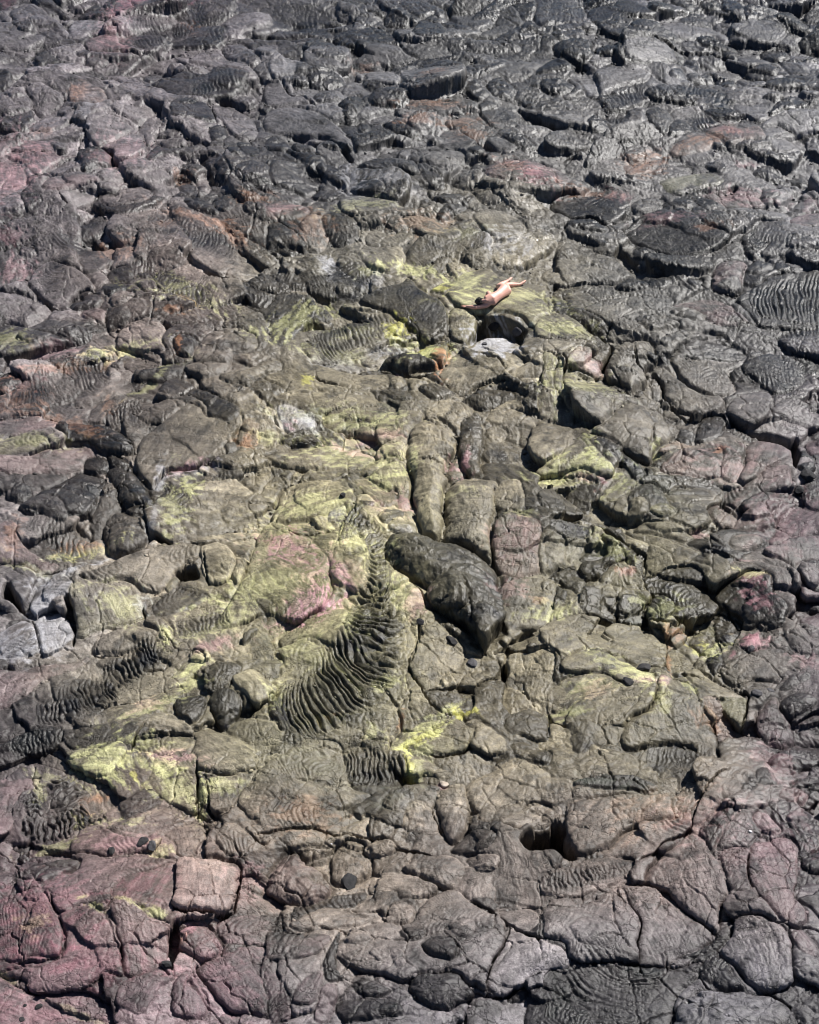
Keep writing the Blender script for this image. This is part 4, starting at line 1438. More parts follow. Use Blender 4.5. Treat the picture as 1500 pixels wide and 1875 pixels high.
# the weathered heart of the field is paler, its rim darker
CW = np.exp(-(((U - 640) / 520) ** 2 + ((V - 1080) / 360) ** 2) ** 1.3).astype(np.float32)
wu, wv = 70 * perlin(X / 1.8, Y / 1.8, 90), 60 * perlin(X / 1.8, Y / 1.8, 91)
COL = grid_colour(U + wu, V + wv).astype(np.float32) * (1 + .42 * CW)[..., None]
COL[..., 2] *= 1 - .07 * CW
XC, YC, FAC_, FBC_ = X + .6 * H, Y - .8 * H, FA + .6 * H, FB + .8 * H
n1 = fbm(XC / 1.1, YC / 1.1, 4, 92, .6)
n3 = fbm(XC / .16, YC / .16, 3, 150, .75)
n2 = fbm((XC + FBC_) / .35, (YC + FAC_) / .35, 4, 95, .65)
streak = fbm(FBC_ * 6 + SEED * 13, FAC_ * 1.1 + SEED * 29, 3, 98, .6)
COL *= (TONE ** 1.35 * (1 - .28 * rope_m) * np.exp(.26 * n1 + .30 * n2 + .36 * streak + .14 * n3))[..., None]
ta = TINTA * smooth01(.62 + .8 * n1 + .35 * streak)
COL = COL * (1 - ta[..., None]) + TINT * (1 + .15 * n2)[..., None] * ta[..., None]
# dark glassy skin left in patches on the crust
sk = smooth01((fbm(X / .8 + 3, Y / .8, 4, 101, .6) + .25 * streak - .42) / .3)
COL *= (1 - .55 * sk)[..., None]
SPC = {'Y': (.43, .43, .20), 'B': (.40, .38, .08), 'P': (.36, .20, .215), 'M': (.17, .068, .085), 'O': (.33, .16, .085), 'W': (.30, .30, .32), 'G': (.045, .055, .04)}
for ln in SPLATS.strip().splitlines():
    q = ln.split(); c = SPC[q[0]]
    st, su, sv, rx, ry, an = map(float, q[1:])
    rx *= 1.1; ry *= 1.1; st *= (.8 if q[0] == 'P' and 300 < su < 1000 and 460 < sv < 1450 else .58 if sv > 460 else .45) if q[0] not in 'BM' else (.75 if q[0] == 'B' else .7)
    w_ = window(np.array([su]), np.array([sv]), 2.4 * max(rx, ry))
    du, dv = U[w_] + .4 * wu[w_] * min(1, rx / 60) - su, V[w_] + .3 * wv[w_] * min(1, ry / 40) - sv
    ca, sa = math.cos(R_(an)), math.sin(R_(an))
    g = np.exp(-.8 * (((du * ca + dv * sa) / rx) ** 2 + ((-du * sa + dv * ca) / ry) ** 2))
    m = st * smooth01((g + .45 * n2[w_] + .5 * streak[w_] + .3 * n3[w_] - .30) / .55) * np.minimum(1, g * 6)
    if su < 130 or su > 1380:
        m = m * .7
    m = m * (1 - ROPEM[w_] * (.25 + .7 * smooth01((RIDGE[w_] - .45) / .3)))
    cc = np.array(c, np.float32) * np.clip(1 + .35 * streak[w_] + .2 * n1[w_], .5, 1.5)[..., None]
    COL[w_] = COL[w_] * (1 - m[..., None]) + cc * m[..., None]
COL = np.clip(COL, .012, .8)

# ------------------------------------------------------------------ materials
def new_mat(name):
    m = bpy.data.materials.new(name); m.use_nodes = True
    nt = m.node_tree; nt.nodes.clear()
    o = nt.nodes.new('ShaderNodeOutputMaterial'); b = nt.nodes.new('ShaderNodeBsdfPrincipled')
    nt.links.new(b.outputs[0], o.inputs[0])
    return m, nt, b

def node(nt, typ, **kw):
    n = nt.nodes.new(typ)
    for k, v in kw.items():
        if k.startswith('i_'):
            n.inputs[k[2:].replace('_', ' ')].default_value = v
        else:
            setattr(n, k, v)
    return n

def math_node(nt, op, a, b):
    n = nt.nodes.new('ShaderNodeMath'); n.operation = op
    for i, s in enumerate((a, b)):
        if hasattr(s, 'links'):
            nt.links.new(s, n.inputs[i])
        else:
            n.inputs[i].default_value = s
    return n.outputs[0]

def lava_material(name, use_attr=True, base=(.07, .07, .075)):
    m, nt, b = new_mat(name)
    tc = node(nt, 'ShaderNodeTexCoord')
    geo = node(nt, 'ShaderNodeNewGeometry')
    pos = geo.outputs['Position']
    grain = node(nt, 'ShaderNodeTexNoise', i_Scale=38.0, i_Detail=6.0, i_Roughness=.72)
    nt.links.new(pos, grain.inputs['Vector'])
    mott = node(nt, 'ShaderNodeTexNoise', i_Scale=7.0, i_Detail=7.0, i_Roughness=.68)
    nt.links.new(pos, mott.inputs['Vector'])
    ramp = node(nt, 'ShaderNodeMapRange'); ramp.inputs['From Min'].default_value = .28; ramp.inputs['From Max'].default_value = .72
    ramp.inputs['To Min'].default_value = .5; ramp.inputs['To Max'].default_value = 1.5
    nt.links.new(grain.outputs['Fac'], ramp.inputs['Value'])
    ramp2 = node(nt, 'ShaderNodeMapRange'); ramp2.inputs['From Min'].default_value = .3; ramp2.inputs['From Max'].default_value = .7
    ramp2.inputs['To Min'].default_value = .8; ramp2.inputs['To Max'].default_value = 1.2
    nt.links.new(mott.outputs['Fac'], ramp2.inputs['Value'])
    var = math_node(nt, 'MULTIPLY', ramp.outputs[0], ramp2.outputs[0])
    vm = node(nt, 'ShaderNodeVectorMath', operation='SCALE')
    if use_attr:
        at = node(nt, 'ShaderNodeAttribute', attribute_name='crust')
        nt.links.new(at.outputs['Color'], vm.inputs[0])
    else:
        vm.inputs[0].default_value = base
    nt.links.new(var, vm.inputs['Scale'])
    nt.links.new(vm.outputs[0], b.inputs['Base Color'])
    # relief: flow striation, hairline cracks, grit
    vor = node(nt, 'ShaderNodeTexVoronoi', feature='DISTANCE_TO_EDGE', i_Scale=3.4)
    wob = node(nt, 'ShaderNodeTexNoise', i_Scale=5.0, i_Detail=3.0)
    nt.links.new(pos, wob.inputs['Vector'])
    wsc = node(nt, 'ShaderNodeVectorMath', operation='SCALE'); wsc.inputs['Scale'].default_value = .45
    nt.links.new(wob.outputs['Color'], wsc.inputs[0])
    wad = node(nt, 'ShaderNodeVectorMath', operation='ADD')
    nt.links.new(pos, wad.inputs[0]); nt.links.new(wsc.outputs[0], wad.inputs[1])
    nt.links.new(wad.outputs[0], vor.inputs['Vector'])
    vr = node(nt, 'ShaderNodeMapRange', interpolation_type='SMOOTHSTEP'); vr.inputs['From Min'].default_value = 0; vr.inputs['From Max'].default_value = .045
    nt.links.new(vor.outputs['Distance'], vr.inputs['Value'])
    mk = node(nt, 'ShaderNodeMapRange'); mk.inputs['From Min'].default_value = .46; mk.inputs['From Max'].default_value = .62
    mk.inputs['To Max'].default_value = .012
    mkn = node(nt, 'ShaderNodeTexNoise', i_Scale=.9, i_Detail=2.0)
    nt.links.new(pos, mkn.inputs['Vector']); nt.links.new(mkn.outputs['Fac'], mk.inputs['Value'])
    hsum = math_node(nt, 'MULTIPLY', vr.outputs[0], mk.outputs[0])
    if use_attr:
        fl = node(nt, 'ShaderNodeAttribute', attribute_name='flow')
        mp = node(nt, 'ShaderNodeMapping'); mp.inputs['Scale'].default_value = (2.6, 24.0, 1)
        nt.links.new(fl.outputs['Vector'], mp.inputs['Vector'])
        st = node(nt, 'ShaderNodeTexNoise', i_Scale=1.0, i_Detail=5.0, i_Roughness=.6, i_Distortion=.6)
        nt.links.new(mp.outputs[0], st.inputs['Vector'])
        hsum = math_node(nt, 'ADD', hsum, math_node(nt, 'MULTIPLY', st.outputs['Fac'], .006))
    hsum = math_node(nt, 'ADD', hsum, math_node(nt, 'MULTIPLY', grain.outputs['Fac'], .0030))
    hsum = math_node(nt, 'ADD', hsum, math_node(nt, 'MULTIPLY', mott.outputs['Fac'], .020))
    bp = node(nt, 'ShaderNodeBump', i_Strength=1.0, i_Distance=1.3)
    nt.links.new(hsum, bp.inputs['Height'])
    nt.links.new(bp.outputs[0], b.inputs['Normal'])
    rr = node(nt, 'ShaderNodeMapRange'); rr.inputs['From Min'].default_value = .3; rr.inputs['From Max'].default_value = .7
    rr.inputs['To Min'].default_value = .36; rr.inputs['To Max'].default_value = .60
    nt.links.new(mott.outputs['Fac'], rr.inputs['Value'])
    rough = rr.outputs[0]
    if use_attr:
        rough = math_node(nt, 'SUBTRACT', rough, math_node(nt, 'MULTIPLY', at.outputs['Alpha'], .16))
    nt.links.new(rough, b.inputs['Roughness'])
    b.inputs['IOR'].default_value = 1.45
    b.inputs['Specular IOR Level'].default_value = .36
    return m

LAVA = lava_material('lava_crust')

# ------------------------------------------------------------------ ground sheet and pieces
def mesh_object(name, verts, faces, mat, parent=None, smooth=True, attrs=None):
    me = bpy.data.meshes.new(name)
    nv, nf, k = len(verts), len(faces), faces.shape[1]
    me.vertices.add(nv); me.vertices.foreach_set('co', np.ascontiguousarray(verts, np.float32).ravel())
    me.loops.add(nf * k); me.loops.foreach_set('vertex_index', np.ascontiguousarray(faces, np.int32).ravel())
    me.polygons.add(nf); me.polygons.foreach_set('loop_start', np.arange(0, nf * k, k, dtype=np.int32))
    me.update(calc_edges=True)
    if smooth:
        me.polygons.foreach_set('use_smooth', np.ones(nf, bool))
    for an, ty, arr in (attrs or []):
        a = me.attributes.new(an, ty, 'POINT')
        a.data.foreach_set('color' if ty == 'FLOAT_COLOR' else 'vector', np.ascontiguousarray(arr, np.float32).ravel())
    me.materials.append(mat)
    o = bpy.data.objects.new(name, me); col.objects.link(o)
    if parent is not None:
        o.parent = parent
    return o

# wider ground to the horizon, dipping under the surveyed part
def wide_axis(a):
    pos = [0.]; s = 2.0
    while pos[-1] < a:
        pos.append(pos[-1] + s); s *= 1.045 if pos[-1] > 40 else 1.0
    return np.array([-p for p in pos[1:]][::-1] + pos)
gx_, gy_ = wide_axis(1500), wide_axis(1500) + 40
GX, GY = np.meshgrid(gx_, gy_)
far = np.clip((np.hypot(GX, GY - 40) - 60) / 60, 0, 1)
GZ = .5 * perlin(GX / 9, GY / 9, 120) + .9 * far * perlin(GX / 40, GY / 40, 121) - .9
bx0, by0 = ground(U[0], V[0]); bx1, by1 = ground(U[-1], V[-1])
outl = np.array([(bx0[0], by0[0]), (bx0[-1], by0[0]), (bx1[-1], by1[0]), (bx1[0], by1[0])])
ins = poly_sd(GX, GY, outl)
GZ = np.where(ins > -2.5, np.minimum(GZ, -1.6), GZ * .6 - .1)
ni, nj = GX.shape
q = (np.arange(ni - 1)[:, None] * nj + np.arange(nj - 1)[None]).ravel()
gf = np.stack([q, q + 1, q + nj + 1, q + nj], 1)
gcol = np.concatenate([np.broadcast_to(np.array([.075, .073, .077], np.float32), (GX.size, 3)), np.ones((GX.size, 1))], 1)
gflow = np.stack([GX.ravel(), GY.ravel(), 0 * GX.ravel()], 1)
lava_field = mesh_object('lava_field', np.stack([GX.ravel(), GY.ravel(), GZ.ravel()], 1), gf, LAVA,
                         attrs=[('crust', 'FLOAT_COLOR', gcol), ('flow', 'FLOAT_VECTOR', gflow)])
lava_field['kind'] = 'structure'

VERT = np.stack([XD.ravel(), YD.ravel(), H.ravel()], 1).astype(np.float32)
CRUST = np.concatenate([COL.reshape(-1, 3), np.clip(GLOSS, 0, 1).reshape(-1, 1)], 1)
FLOW = np.stack([FAC_.ravel(), FBC_.ravel(), SEED.ravel() * 50], 1)
q = (np.arange(NV - 1)[:, None] * NU + np.arange(NU - 1)[None]).ravel()
FACE = np.stack([q, q + NU, q + NU + 1, q + 1], 1)       # rows run towards the camera
fid = PID.ravel()[FACE[:, 0]]
order = np.argsort(fid, kind='stable')
fs = fid[order]
cuts = np.flatnonzero(np.diff(fs)) + 1
names_count = {}
for grp in np.split(order, cuts):
    i = fid[grp[0]]
    f = FACE[grp]
    vid, inv = np.unique(f, return_inverse=True)
    name = 'lava_crust' if i < 0 else PIECES[i]
    o = mesh_object(name, VERT[vid], inv.reshape(-1, 4), LAVA, lava_field,
                    attrs=[('crust', 'FLOAT_COLOR', CRUST[vid]), ('flow', 'FLOAT_VECTOR', FLOW[vid])])
    if i < 0:
        o['kind'] = 'stuff'
print('pieces', len(PIECES), 'verts', VERT.shape[0])

def height_at(x, y):
    """surface height under a ground point"""
    b = ((y * SP - 0) , )
    # invert the survey for z = 0
    dx, dy, dz = x, y, -CAM_H
    depth = dy * CP - dz * SP
    up = dy * SP + dz * CP
    u = 750 + dx / depth * FPX; v = 937.5 - up / depth * FPX
    i = int(np.clip(np.searchsorted(VS, v), 1, NV - 1)); j = int(np.clip(np.searchsorted(US, u), 1, NU - 1))
    return float(H[i, j])

def spot(u, v, h=0.0):
    """point h above the crust seen at survey position u, v"""
    z = 0.0
    for k in range(30):
        x, y = ground(u, v, z)
        z += .5 * (height_at(float(x), float(y)) + h - z)
    x, y = ground(u, v, z)
    return Vector((float(x), float(y), z))

# ------------------------------------------------------------------ the person lying on the crust
def empty(name, loc):
    o = bpy.data.objects.new(name, None); col.objects.link(o); o.location = loc
    o.empty_display_size = .2
    return o

def add_ball(V_, F_, c, axes, n=14, m=10):
    """closed ellipsoid; axes = three half-axis vectors"""
    b = len(V_)
    V_.append(c + axes[2])
    for i in range(1, m):
        th = math.pi * i / m
        for j in range(n):
            ph = 2 * math.pi * j / n
            V_.append(c + axes[0] * (math.sin(th) * math.cos(ph)) + axes[1] * (math.sin(th) * math.sin(ph)) + axes[2] * math.cos(th))
    V_.append(c - axes[2]); last = len(V_) - 1
    for j in range(n):
        F_.append((b, b + 1 + j, b + 1 + (j + 1) % n))
        F_.append((last, last - n + (j + 1) % n, last - n + j))
    for i in range(m - 2):
        for j in range(n):
            p = b + 1 + i * n
            F_.append((p + j, p + n + j, p + n + (j + 1) % n, p + (j + 1) % n))

LIMB = 1.2
def add_limb(V_, F_, pts, n=14):
    """tapered, round-ended limb through (point, radius)"""
    dense = []
    for (a, ra), (b, rb) in zip(pts[:-1], pts[1:]):
        for k in range(5):
            t = k / 5; dense.append((a.lerp(b, t), ra + (rb - ra) * t))
    dense.append(pts[-1])
    for p, r in dense:
        r = r * LIMB if r > .02 else r
        add_ball(V_, F_, p, (Vector((r, 0, 0)), Vector((0, r, 0)), Vector((0, 0, r))), n, 8)

def Z(x, y, h):                                   # position read off the photo, height above the crust
    return spot(820 + x / 8.333, 480 + y / 8.333, h)

def frame(d, up):
    d = d.normalized(); s = d.cross(up).normalized(); return d, s, s.cross(d).normalized()

BV, BF = [], []
neck, head = Z(588, 588, .20), Z(490, 606, .135)
sh_up, sh_lo = Z(622, 478, .19), Z(588, 660, .095)
tho, lum, pel = Z(680, 565, .165), Z(780, 500, .150), Z(868, 425, .165)
hip_up, hip_lo = Z(838, 388, .175), Z(905, 440, .12)
kn_up, an_up, toe_up = Z(772, 372, .075), Z(935, 275, .075), Z(968, 240, .11)
kn_lo, an_lo, toe_lo = Z(890, 352, .065), Z(1108, 338, .055), Z(1180, 290, .12)
el_lo, wr_lo = Z(432, 694, .085), Z(292, 678, .06)
el_up, wr_up = Z(588, 528, .08), Z(545, 590, .05)
spine = (neck - pel).normalized()
across = (sh_up - sh_lo).normalized()
d, s, u = frame(spine, across)                    # d along the spine, u across the shoulders, s through the chest
def ell(c, a, b, e): add_ball(BV, BF, c, (d * a, s * b, u * e), 18, 12)
stations = [(neck.lerp(tho, .25), .070, .135), (tho + d * .03, .100, .165), (tho, .105, .155), (tho.lerp(lum, .6), .095, .132), (lum, .090, .122),
            (lum.lerp(pel, .5), .098, .140), (pel, .112, .162), (pel - d * .06, .105, .150)]
for (a_, s0, u0), (b_, s1, u1) in zip(stations[:-1], stations[1:]):
    for k in range(4):
        f_ = k / 4
        add_ball(BV, BF, a_.lerp(b_, f_), (d * .080, s * (s0 + (s1 - s0) * f_) * 1.08, u * (u0 + (u1 - u0) * f_) * 1.10), 18, 12)
ell(hip_lo + (pel - hip_lo) * .25, .115, .105, .10)
ell(hip_up + (pel - hip_up) * .25, .115, .105, .10)
add_limb(BV, BF, [(tho, .10), (sh_up, .062)]); add_limb(BV, BF, [(tho, .10), (sh_lo, .062)])
add_limb(BV, BF, [(tho, .09), (neck, .058), (head, .055)])
hd, hs, hu = frame(head - neck, across)
add_ball(BV, BF, head, (hd * .112, hs * .085, hu * .078), 18, 12)
face = -hs if (-hs).y > hs.y else hs             # looking away from the camera
add_ball(BV, BF, head + face * .085 - hd * .015, (hd * .022, hs * .016, hu * .012))          # nose
add_ball(BV, BF, head + hu * .077, (hd * .028, hs * .016, hu * .010))                         # ears
add_ball(BV, BF, head - hu * .077, (hd * .028, hs * .016, hu * .010))
add_limb(BV, BF, [(sh_lo, .062), (sh_lo.lerp(el_lo, .5), .052), (el_lo, .043), (el_lo.lerp(wr_lo, .4), .044), (wr_lo, .029)])
add_limb(BV, BF, [(sh_up, .058), (sh_up.lerp(el_up, .5), .046), (el_up, .039), (wr_up, .027)])
add_limb(BV, BF, [(hip_up, .105), (hip_up.lerp(kn_up, .55), .086), (kn_up, .062), (kn_up.lerp(an_up, .35), .066), (an_up, .034), (an_up.lerp(toe_up, .6), .032), (toe_up, .022)])
add_limb(BV, BF, [(hip_lo, .105), (hip_lo.lerp(kn_lo, .55), .088), (kn_lo, .063), (kn_lo.lerp(an_lo, .35), .067), (an_lo, .035), (an_lo.lerp(toe_lo, .6), .034), (toe_lo, .022)])
for an_, toe_, kn_ in ((an_up, toe_up, kn_up), (an_lo, toe_lo, kn_lo)):       # heels and toes
    back = (an_ - kn_).normalized()
    add_ball(BV, BF, an_ + back * .030 - (toe_ - an_).normalized() * .025, (Vector((.032, 0, 0)), Vector((0, .032, 0)), Vector((0, 0, .032))))
    fd, fs, fu = frame(toe_ - an_, back)
    for k in range(5):
        o_ = fs * (.030 - .015 * k)
        add_limb(BV, BF, [(toe_ + o_ * .9, .012), (toe_ + o_ + fd * (.034 - .004 * k), .0095 if k else .012)], 8)
for wr_, tip, sg in ((wr_lo, Z(222, 664, .05), 1), (wr_up, Z(512, 622, .03), -1)):   # hands
    fd, fs, fu = frame(tip - wr_, Vector((0, 0, 1)))
    add_ball(BV, BF, wr_ + fd * .050, (fd * .052, fs * .041, fu * .017), 14, 10)
    for k, (o_, L) in enumerate(((-.032, .070), (-.011, .082), (.011, .077), (.031, .060))):
        a = wr_ + fd * .090 + fs * o_
        b = a + fd * L * .55 + fs * o_ * .35 + fu * .010
        add_limb(BV, BF, [(a, .0095), (b, .009), (b + fd * L * .42 + fs * o_ * .2 - fu * .016, .0078)], 8)
    a = wr_ + fd * .030 - fs * .034 * sg
    b = a - fs * .030 * sg + fd * .035
    add_limb(BV, BF, [(a, .013), (b, .0105), (b + fd * .030, .009)], 8)

person = empty('person', spot(905, 548))
person['label'] = 'bare person lying on one side on the olive crust, back turned, one arm stretched out'
person['category'] = 'person'

skin_m, nt, b = new_mat('skin')
nz = node(nt, 'ShaderNodeTexNoise', i_Scale=9.0, i_Detail=4.0)
cr = node(nt, 'ShaderNodeValToRGB')
cr.color_ramp.elements[0].position = .3; cr.color_ramp.elements[0].color = (.56, .285, .22, 1)
cr.color_ramp.elements[1].position = .7; cr.color_ramp.elements[1].color = (.66, .385, .305, 1)
nt.links.new(nz.outputs['Fac'], cr.inputs[0]); nt.links.new(cr.outputs[0], b.inputs['Base Color'])
b.inputs['Roughness'].default_value = .5
b.inputs['Subsurface Weight'].default_value = .12
b.inputs['Subsurface Radius'].default_value = (.012, .005, .003)
b.inputs['Subsurface Scale'].default_value = 1.0

def plain_mesh(name, V_, F_, mat, parent, origin):
    me = bpy.data.meshes.new(name)
    me.from_pydata([tuple(Vector(p) - origin) for p in V_], [], F_)
    me.update()
    me.polygons.foreach_set('use_smooth', np.ones(len(me.polygons), bool))
    me.materials.append(mat)
    o = bpy.data.objects.new(name, me); col.objects.link(o)
    if parent is not None:
        o.parent = parent
    return o
body = plain_mesh('body', BV, BF, skin_m, person, person.location)
rm = body.modifiers.new('one_surface', 'REMESH'); rm.mode = 'VOXEL'; rm.voxel_size = .0065; rm.use_smooth_shade = True
sm = body.modifiers.new('soften', 'SMOOTH'); sm.factor = .5; sm.iterations = 12

hair_m, nt, b = new_mat('hair')
nz = node(nt, 'ShaderNodeTexNoise', i_Scale=60.0, i_Detail=3.0)
cr = node(nt, 'ShaderNodeValToRGB')
cr.color_ramp.elements[0].color = (.006, .004, .003, 1); cr.color_ramp.elements[1].color = (.022, .014, .010, 1)
nt.links.new(nz.outputs['Fac'], cr.inputs[0]); nt.links.new(cr.outputs[0], b.inputs['Base Color'])
b.inputs['Roughness'].default_value = .42
HV, HF = [], []
hc = head + hd * .018 - face * .022
add_ball(HV, HF, hc, (hd * .118, hs * .092, hu * .090), 40, 28)
rnd = random.Random(4)
HV2 = []
for p in HV:
    q = p - hc
    k = 1 + .05 * math.sin(38 * q.dot(hu) + 9 * q.dot(hd)) + .03 * rnd.uniform(-1, 1)
    HV2.append(hc + q * k)
base_n = len(HV2)
for k in range(46):                               # locks of hair
    a_ = rnd.uniform(0, 2 * math.pi); e_ = rnd.uniform(-.9, .9)
    dir_ = (hd * (e_ - .1) + (hs * math.cos(a_) + hu * math.sin(a_)) * math.sqrt(max(0, 1 - e_ * e_))).normalized()
    if dir_.dot(face) > .55:
        continue
    p0 = hc + dir_ * .085
    p1 = p0 + dir_ * .020 - hd * .030 + Vector((rnd.uniform(-1, 1), rnd.uniform(-1, 1), rnd.uniform(-.3, .3))) * .018
    p2 = p1 - hd * .035 + dir_ * rnd.uniform(-.012, .008)
    add_limb(HV2, HF, [(p0, .022), (p1, .016), (p2, .006)], 7)
hair = plain_mesh('hair', HV2, HF, hair_m, person, person.location)

# ------------------------------------------------------------------ loose stones and broken crust
def rock_mat(name, c0, c1):
    m, nt, b = new_mat(name)
    tc = node(nt, 'ShaderNodeTexCoord')
    nz = node(nt, 'ShaderNodeTexNoise', i_Scale=9.0, i_Detail=7.0, i_Roughness=.7)
    nt.links.new(tc.outputs['Object'], nz.inputs['Vector'])
    cr = node(nt, 'ShaderNodeValToRGB')
    cr.color_ramp.elements[0].position = .35; cr.color_ramp.elements[0].color = (*c0, 1)
    cr.color_ramp.elements[1].position = .68; cr.color_ramp.elements[1].color = (*c1, 1)
    nt.links.new(nz.outputs['Fac'], cr.inputs[0]); nt.links.new(cr.outputs[0], b.inputs['Base Color'])
    bp = node(nt, 'ShaderNodeBump', i_Strength=.8, i_Distance=.03)
    nt.links.new(nz.outputs['Fac'], bp.inputs['Height']); nt.links.new(bp.outputs[0], b.inputs['Normal'])
    b.inputs['Roughness'].default_value = .75
    b.inputs['Specular IOR Level'].default_value = .15
    return m
RM = {'dark': rock_mat('dark_stone', (.016, .016, .017), (.042, .040, .041)),
      'grey': rock_mat('grey_stone', (.04, .039, .042), (.10, .095, .10)),
      'pale': rock_mat('pale_stone', (.38, .31, .24), (.58, .50, .42)),
      'pink': rock_mat('pink_stone', (.22, .12, .11), (.42, .26, .23)),
      'white': rock_mat('white_stone', (.42, .40, .40), (.68, .66, .66))}

def stone(u, v, size, flat, tone, label, seed, sides=16, name='loose_stone', cat='stone', long=1.25):
    import bmesh
    rnd = random.Random(seed)
    bm = bmesh.new()
    bmesh.ops.create_icosphere(bm, subdivisions=4, radius=1)
    planes = []
    for k in range(sides):
        n = Vector((rnd.gauss(0, 1), rnd.gauss(0, 1), rnd.gauss(0, .8))).normalized()
        planes.append((n, rnd.uniform(.62, .92)))
    for w in bm.verts:
        p = w.co.copy()
        for n, dd in planes:
            e = p.dot(n) - dd
            if e > 0:
                p -= n * e * .93
        f = 1 + .05 * float(perlin(np.float64(p.x * 3 + seed), np.float64(p.y * 3 + p.z * 2), 130))
        w.co = Vector((p.x * long, p.y, p.z * flat * .8)) * (size * .36 * f)
    me = bpy.data.meshes.new(name); bm.to_mesh(me); bm.free()
    me.materials.append(RM[tone])
    me.polygons.foreach_set('use_smooth', np.ones(len(me.polygons), bool))
    o = bpy.data.objects.new(name, me); col.objects.link(o)
    lo = -min(w.co.z for w in me.vertices)
    p = spot(u, v)
    # rest on the slope of the crust
    e = size * .4
    nx = height_at(p.x - e, p.y) - height_at(p.x + e, p.y); ny = height_at(p.x, p.y - e) - height_at(p.x, p.y + e)
    nrm = Vector((max(-1, min(1, nx)), max(-1, min(1, ny)), 2 * e)).normalized()
    o.rotation_euler = (nrm.to_track_quat('Z', 'Y').to_matrix() @ Matrix.Rotation(rnd.uniform(0, 6.28), 3, 'Z')).to_euler()
    o.location = p + nrm * lo * .55
    o['label'] = label; o['category'] = cat
    return o

STONES = [
 (1150, 1249, .34, .40, 'dark', 'dark flat stone lying alone on the yellow-stained crust at right', 3),
 (628, 908, .20, .85, 'dark', 'small round black pebble on the pale yellow crust left of the tongues', 5),
 (813, 1437, .22, .75, 'pale', 'cream-coloured stone in the dark gap below the yellow-edged ropes', 8),
 (727, 693, .32, .55, 'pink', 'pinkish stone under the black overhanging block near the sulphur patch', 9),
 (204, 1559, .22, .45, 'dark', 'dark chip of crust on the pink slab above the purple crust', 12),
 (71, 1843, .16, .5, 'dark', 'larger black chip on the purple crust in the lower left corner', 14),
 (46, 1841, .09, .6, 'dark', 'smallest black chip on the purple crust in the lower left corner', 15),
 (40, 1867, .13, .5, 'dark', 'black chip at the bottom edge of the purple crust', 17),
 (304, 1768, .24, .9, 'dark', 'rounded dark stone in the gap beside the square slab', 19),
 (770, 1139, .22, .35, 'dark', 'thin dark flake at the top of the long crack by the dark tongue', 22),
 (827, 1173, .34, .4, 'dark', 'dark flat flake in the shadow below the dark tongue', 23),
 (1375, 1188, .24, .5, 'grey', 'grey stone lying in front of the bright red patch', 27),
 (1178, 1224, .42, .45, 'dark', 'dark broken piece of crust in the gap above the fan of ropes', 28),
 (606, 1545, .08, .8, 'white', 'small white stone at the end of the thin ledge near the bottom', 30),
 (1374, 1523, .09, .8, 'white', 'small white stone between mauve lobes at lower right', 31),
 (640, 1615, .50, .35, 'dark', 'broad black cap of crust in the hollow beside the glossy lobes', 33),
 (262, 1541, .30, .3, 'dark', 'dark shard at the left end of the broken edge above the pink slab', 35),
 (279, 1549, .26, .35, 'grey', 'grey shard at the right end of the broken edge above the pink slab', 36),
 (905, 600, .40, .55, 'dark', 'black block fallen in the left part of the pit below the person', 41),
 (925, 612, .34, .6, 'dark', 'black block in the middle of the pit below the person', 42),
 (948, 608, .42, .5, 'grey', 'grey block at the right end of the pit below the person', 43),
 (888, 630, .24, .45, 'grey', 'small grey chip at the front of the pit below the person', 44),
 (1478, 870, .50, .6, 'dark', 'dark block in the black chasm at the right edge', 46),
 (1465, 900, .36, .6, 'dark', 'smaller dark block under the other in the chasm at the right edge', 47),
 (865, 1215, .30, .5, 'grey', 'grey chip of crust beside the lower tip of the dark tongue', 51),
 (1385, 1270, .30, .6, 'grey', 'angular grey block in the gap between the brown slab and mauve lobes', 53),
 (1410, 1265, .22, .6, 'grey', 'small angular grey block beside the larger one near the mauve lobes', 54),
 (340, 1715, .22, .35, 'pink', 'pink flake in the gap at the corner of the square slab', 57),
]
for u, v, size, flat, tone, label, seed in STONES:
    stone(u, v, size, flat, tone, label, seed)

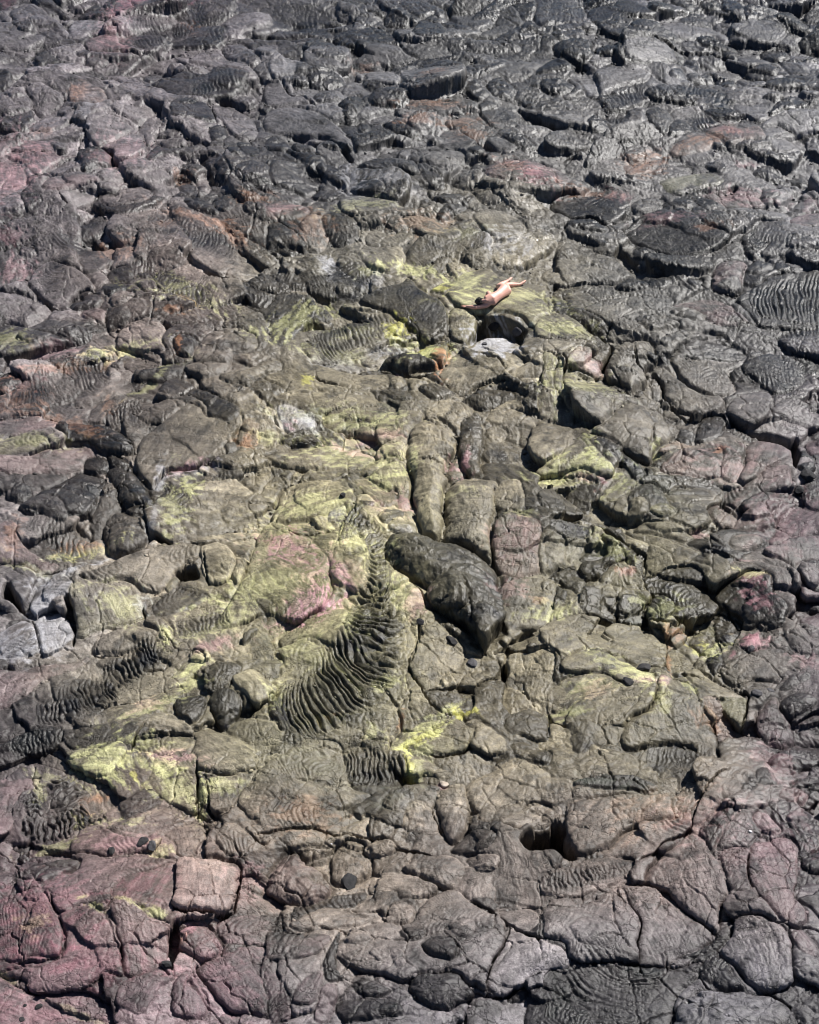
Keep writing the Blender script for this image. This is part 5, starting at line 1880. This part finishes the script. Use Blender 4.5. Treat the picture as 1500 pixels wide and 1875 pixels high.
# ------------------------------------------------------------------ grit and flakes gathered in the hollows
low = (Hb - H) + .25 * (boxblur(Hb, 9) - Hb)
cand = np.argwhere((low > .022) & (U > -60) & (U < 1560) & (V > -60) & (V < 1930))
wgt = np.array([1.0 / NEAR[i, j] for i, j in cand[::7]])
cand = cand[::7][RNG.random(len(wgt)) < wgt / wgt.max()]
cand = cand[RNG.permutation(len(cand))[:5200]]
ico_v = np.array([(-.526, 0, .85), (.526, 0, .85), (-.526, 0, -.85), (.526, 0, -.85), (0, .85, .526), (0, .85, -.526), (0, -.85, .526), (0, -.85, -.526), (.85, .526, 0), (-.85, .526, 0), (.85, -.526, 0), (-.85, -.526, 0)])
ico_f = np.array([(1, 4, 0), (4, 9, 0), (4, 5, 9), (8, 5, 4), (1, 8, 4), (1, 10, 8), (10, 3, 8), (8, 3, 5), (3, 2, 5), (3, 7, 2), (3, 10, 7), (10, 6, 7), (6, 11, 7), (6, 0, 11), (6, 1, 0), (10, 1, 6), (11, 0, 9), (2, 11, 9), (5, 2, 9), (11, 2, 7)])
gv, gf2, gc = [], [], []
for k, (i, j) in enumerate(cand):
    sz = .018 + .055 * RNG.random() ** 2.5
    w = ico_v * RNG.uniform(.6, 1.25, (12, 1)) * np.array([1, RNG.uniform(.6, 1), RNG.uniform(.25, .7)]) * sz
    a_ = RNG.uniform(0, 6.28); tl = RNG.normal() * .4
    Rz = np.array([[math.cos(a_), -math.sin(a_), 0], [math.sin(a_), math.cos(a_), 0], [0, 0, 1]]) @ np.array([[1, 0, 0], [0, math.cos(tl), -math.sin(tl)], [0, math.sin(tl), math.cos(tl)]])
    gv.append(w @ Rz.T + np.array([XD[i, j], YD[i, j], H[i, j] + .2 * sz]) + np.append(RNG.normal(size=2) * .02, 0))
    gf2.append(ico_f + 12 * k)
    gc.append(np.tile(np.append(COL[i, j] * RNG.choice([.6, .9, 1.2, 1.5]), .2), (12, 1)))
gv = np.concatenate(gv); gc = np.clip(np.concatenate(gc), .01, .6)
rub = mesh_object('lava_rubble', gv, np.concatenate(gf2), LAVA, None, False,
                  [('crust', 'FLOAT_COLOR', gc), ('flow', 'FLOAT_VECTOR', gv * 3)])
rub['kind'] = 'stuff'
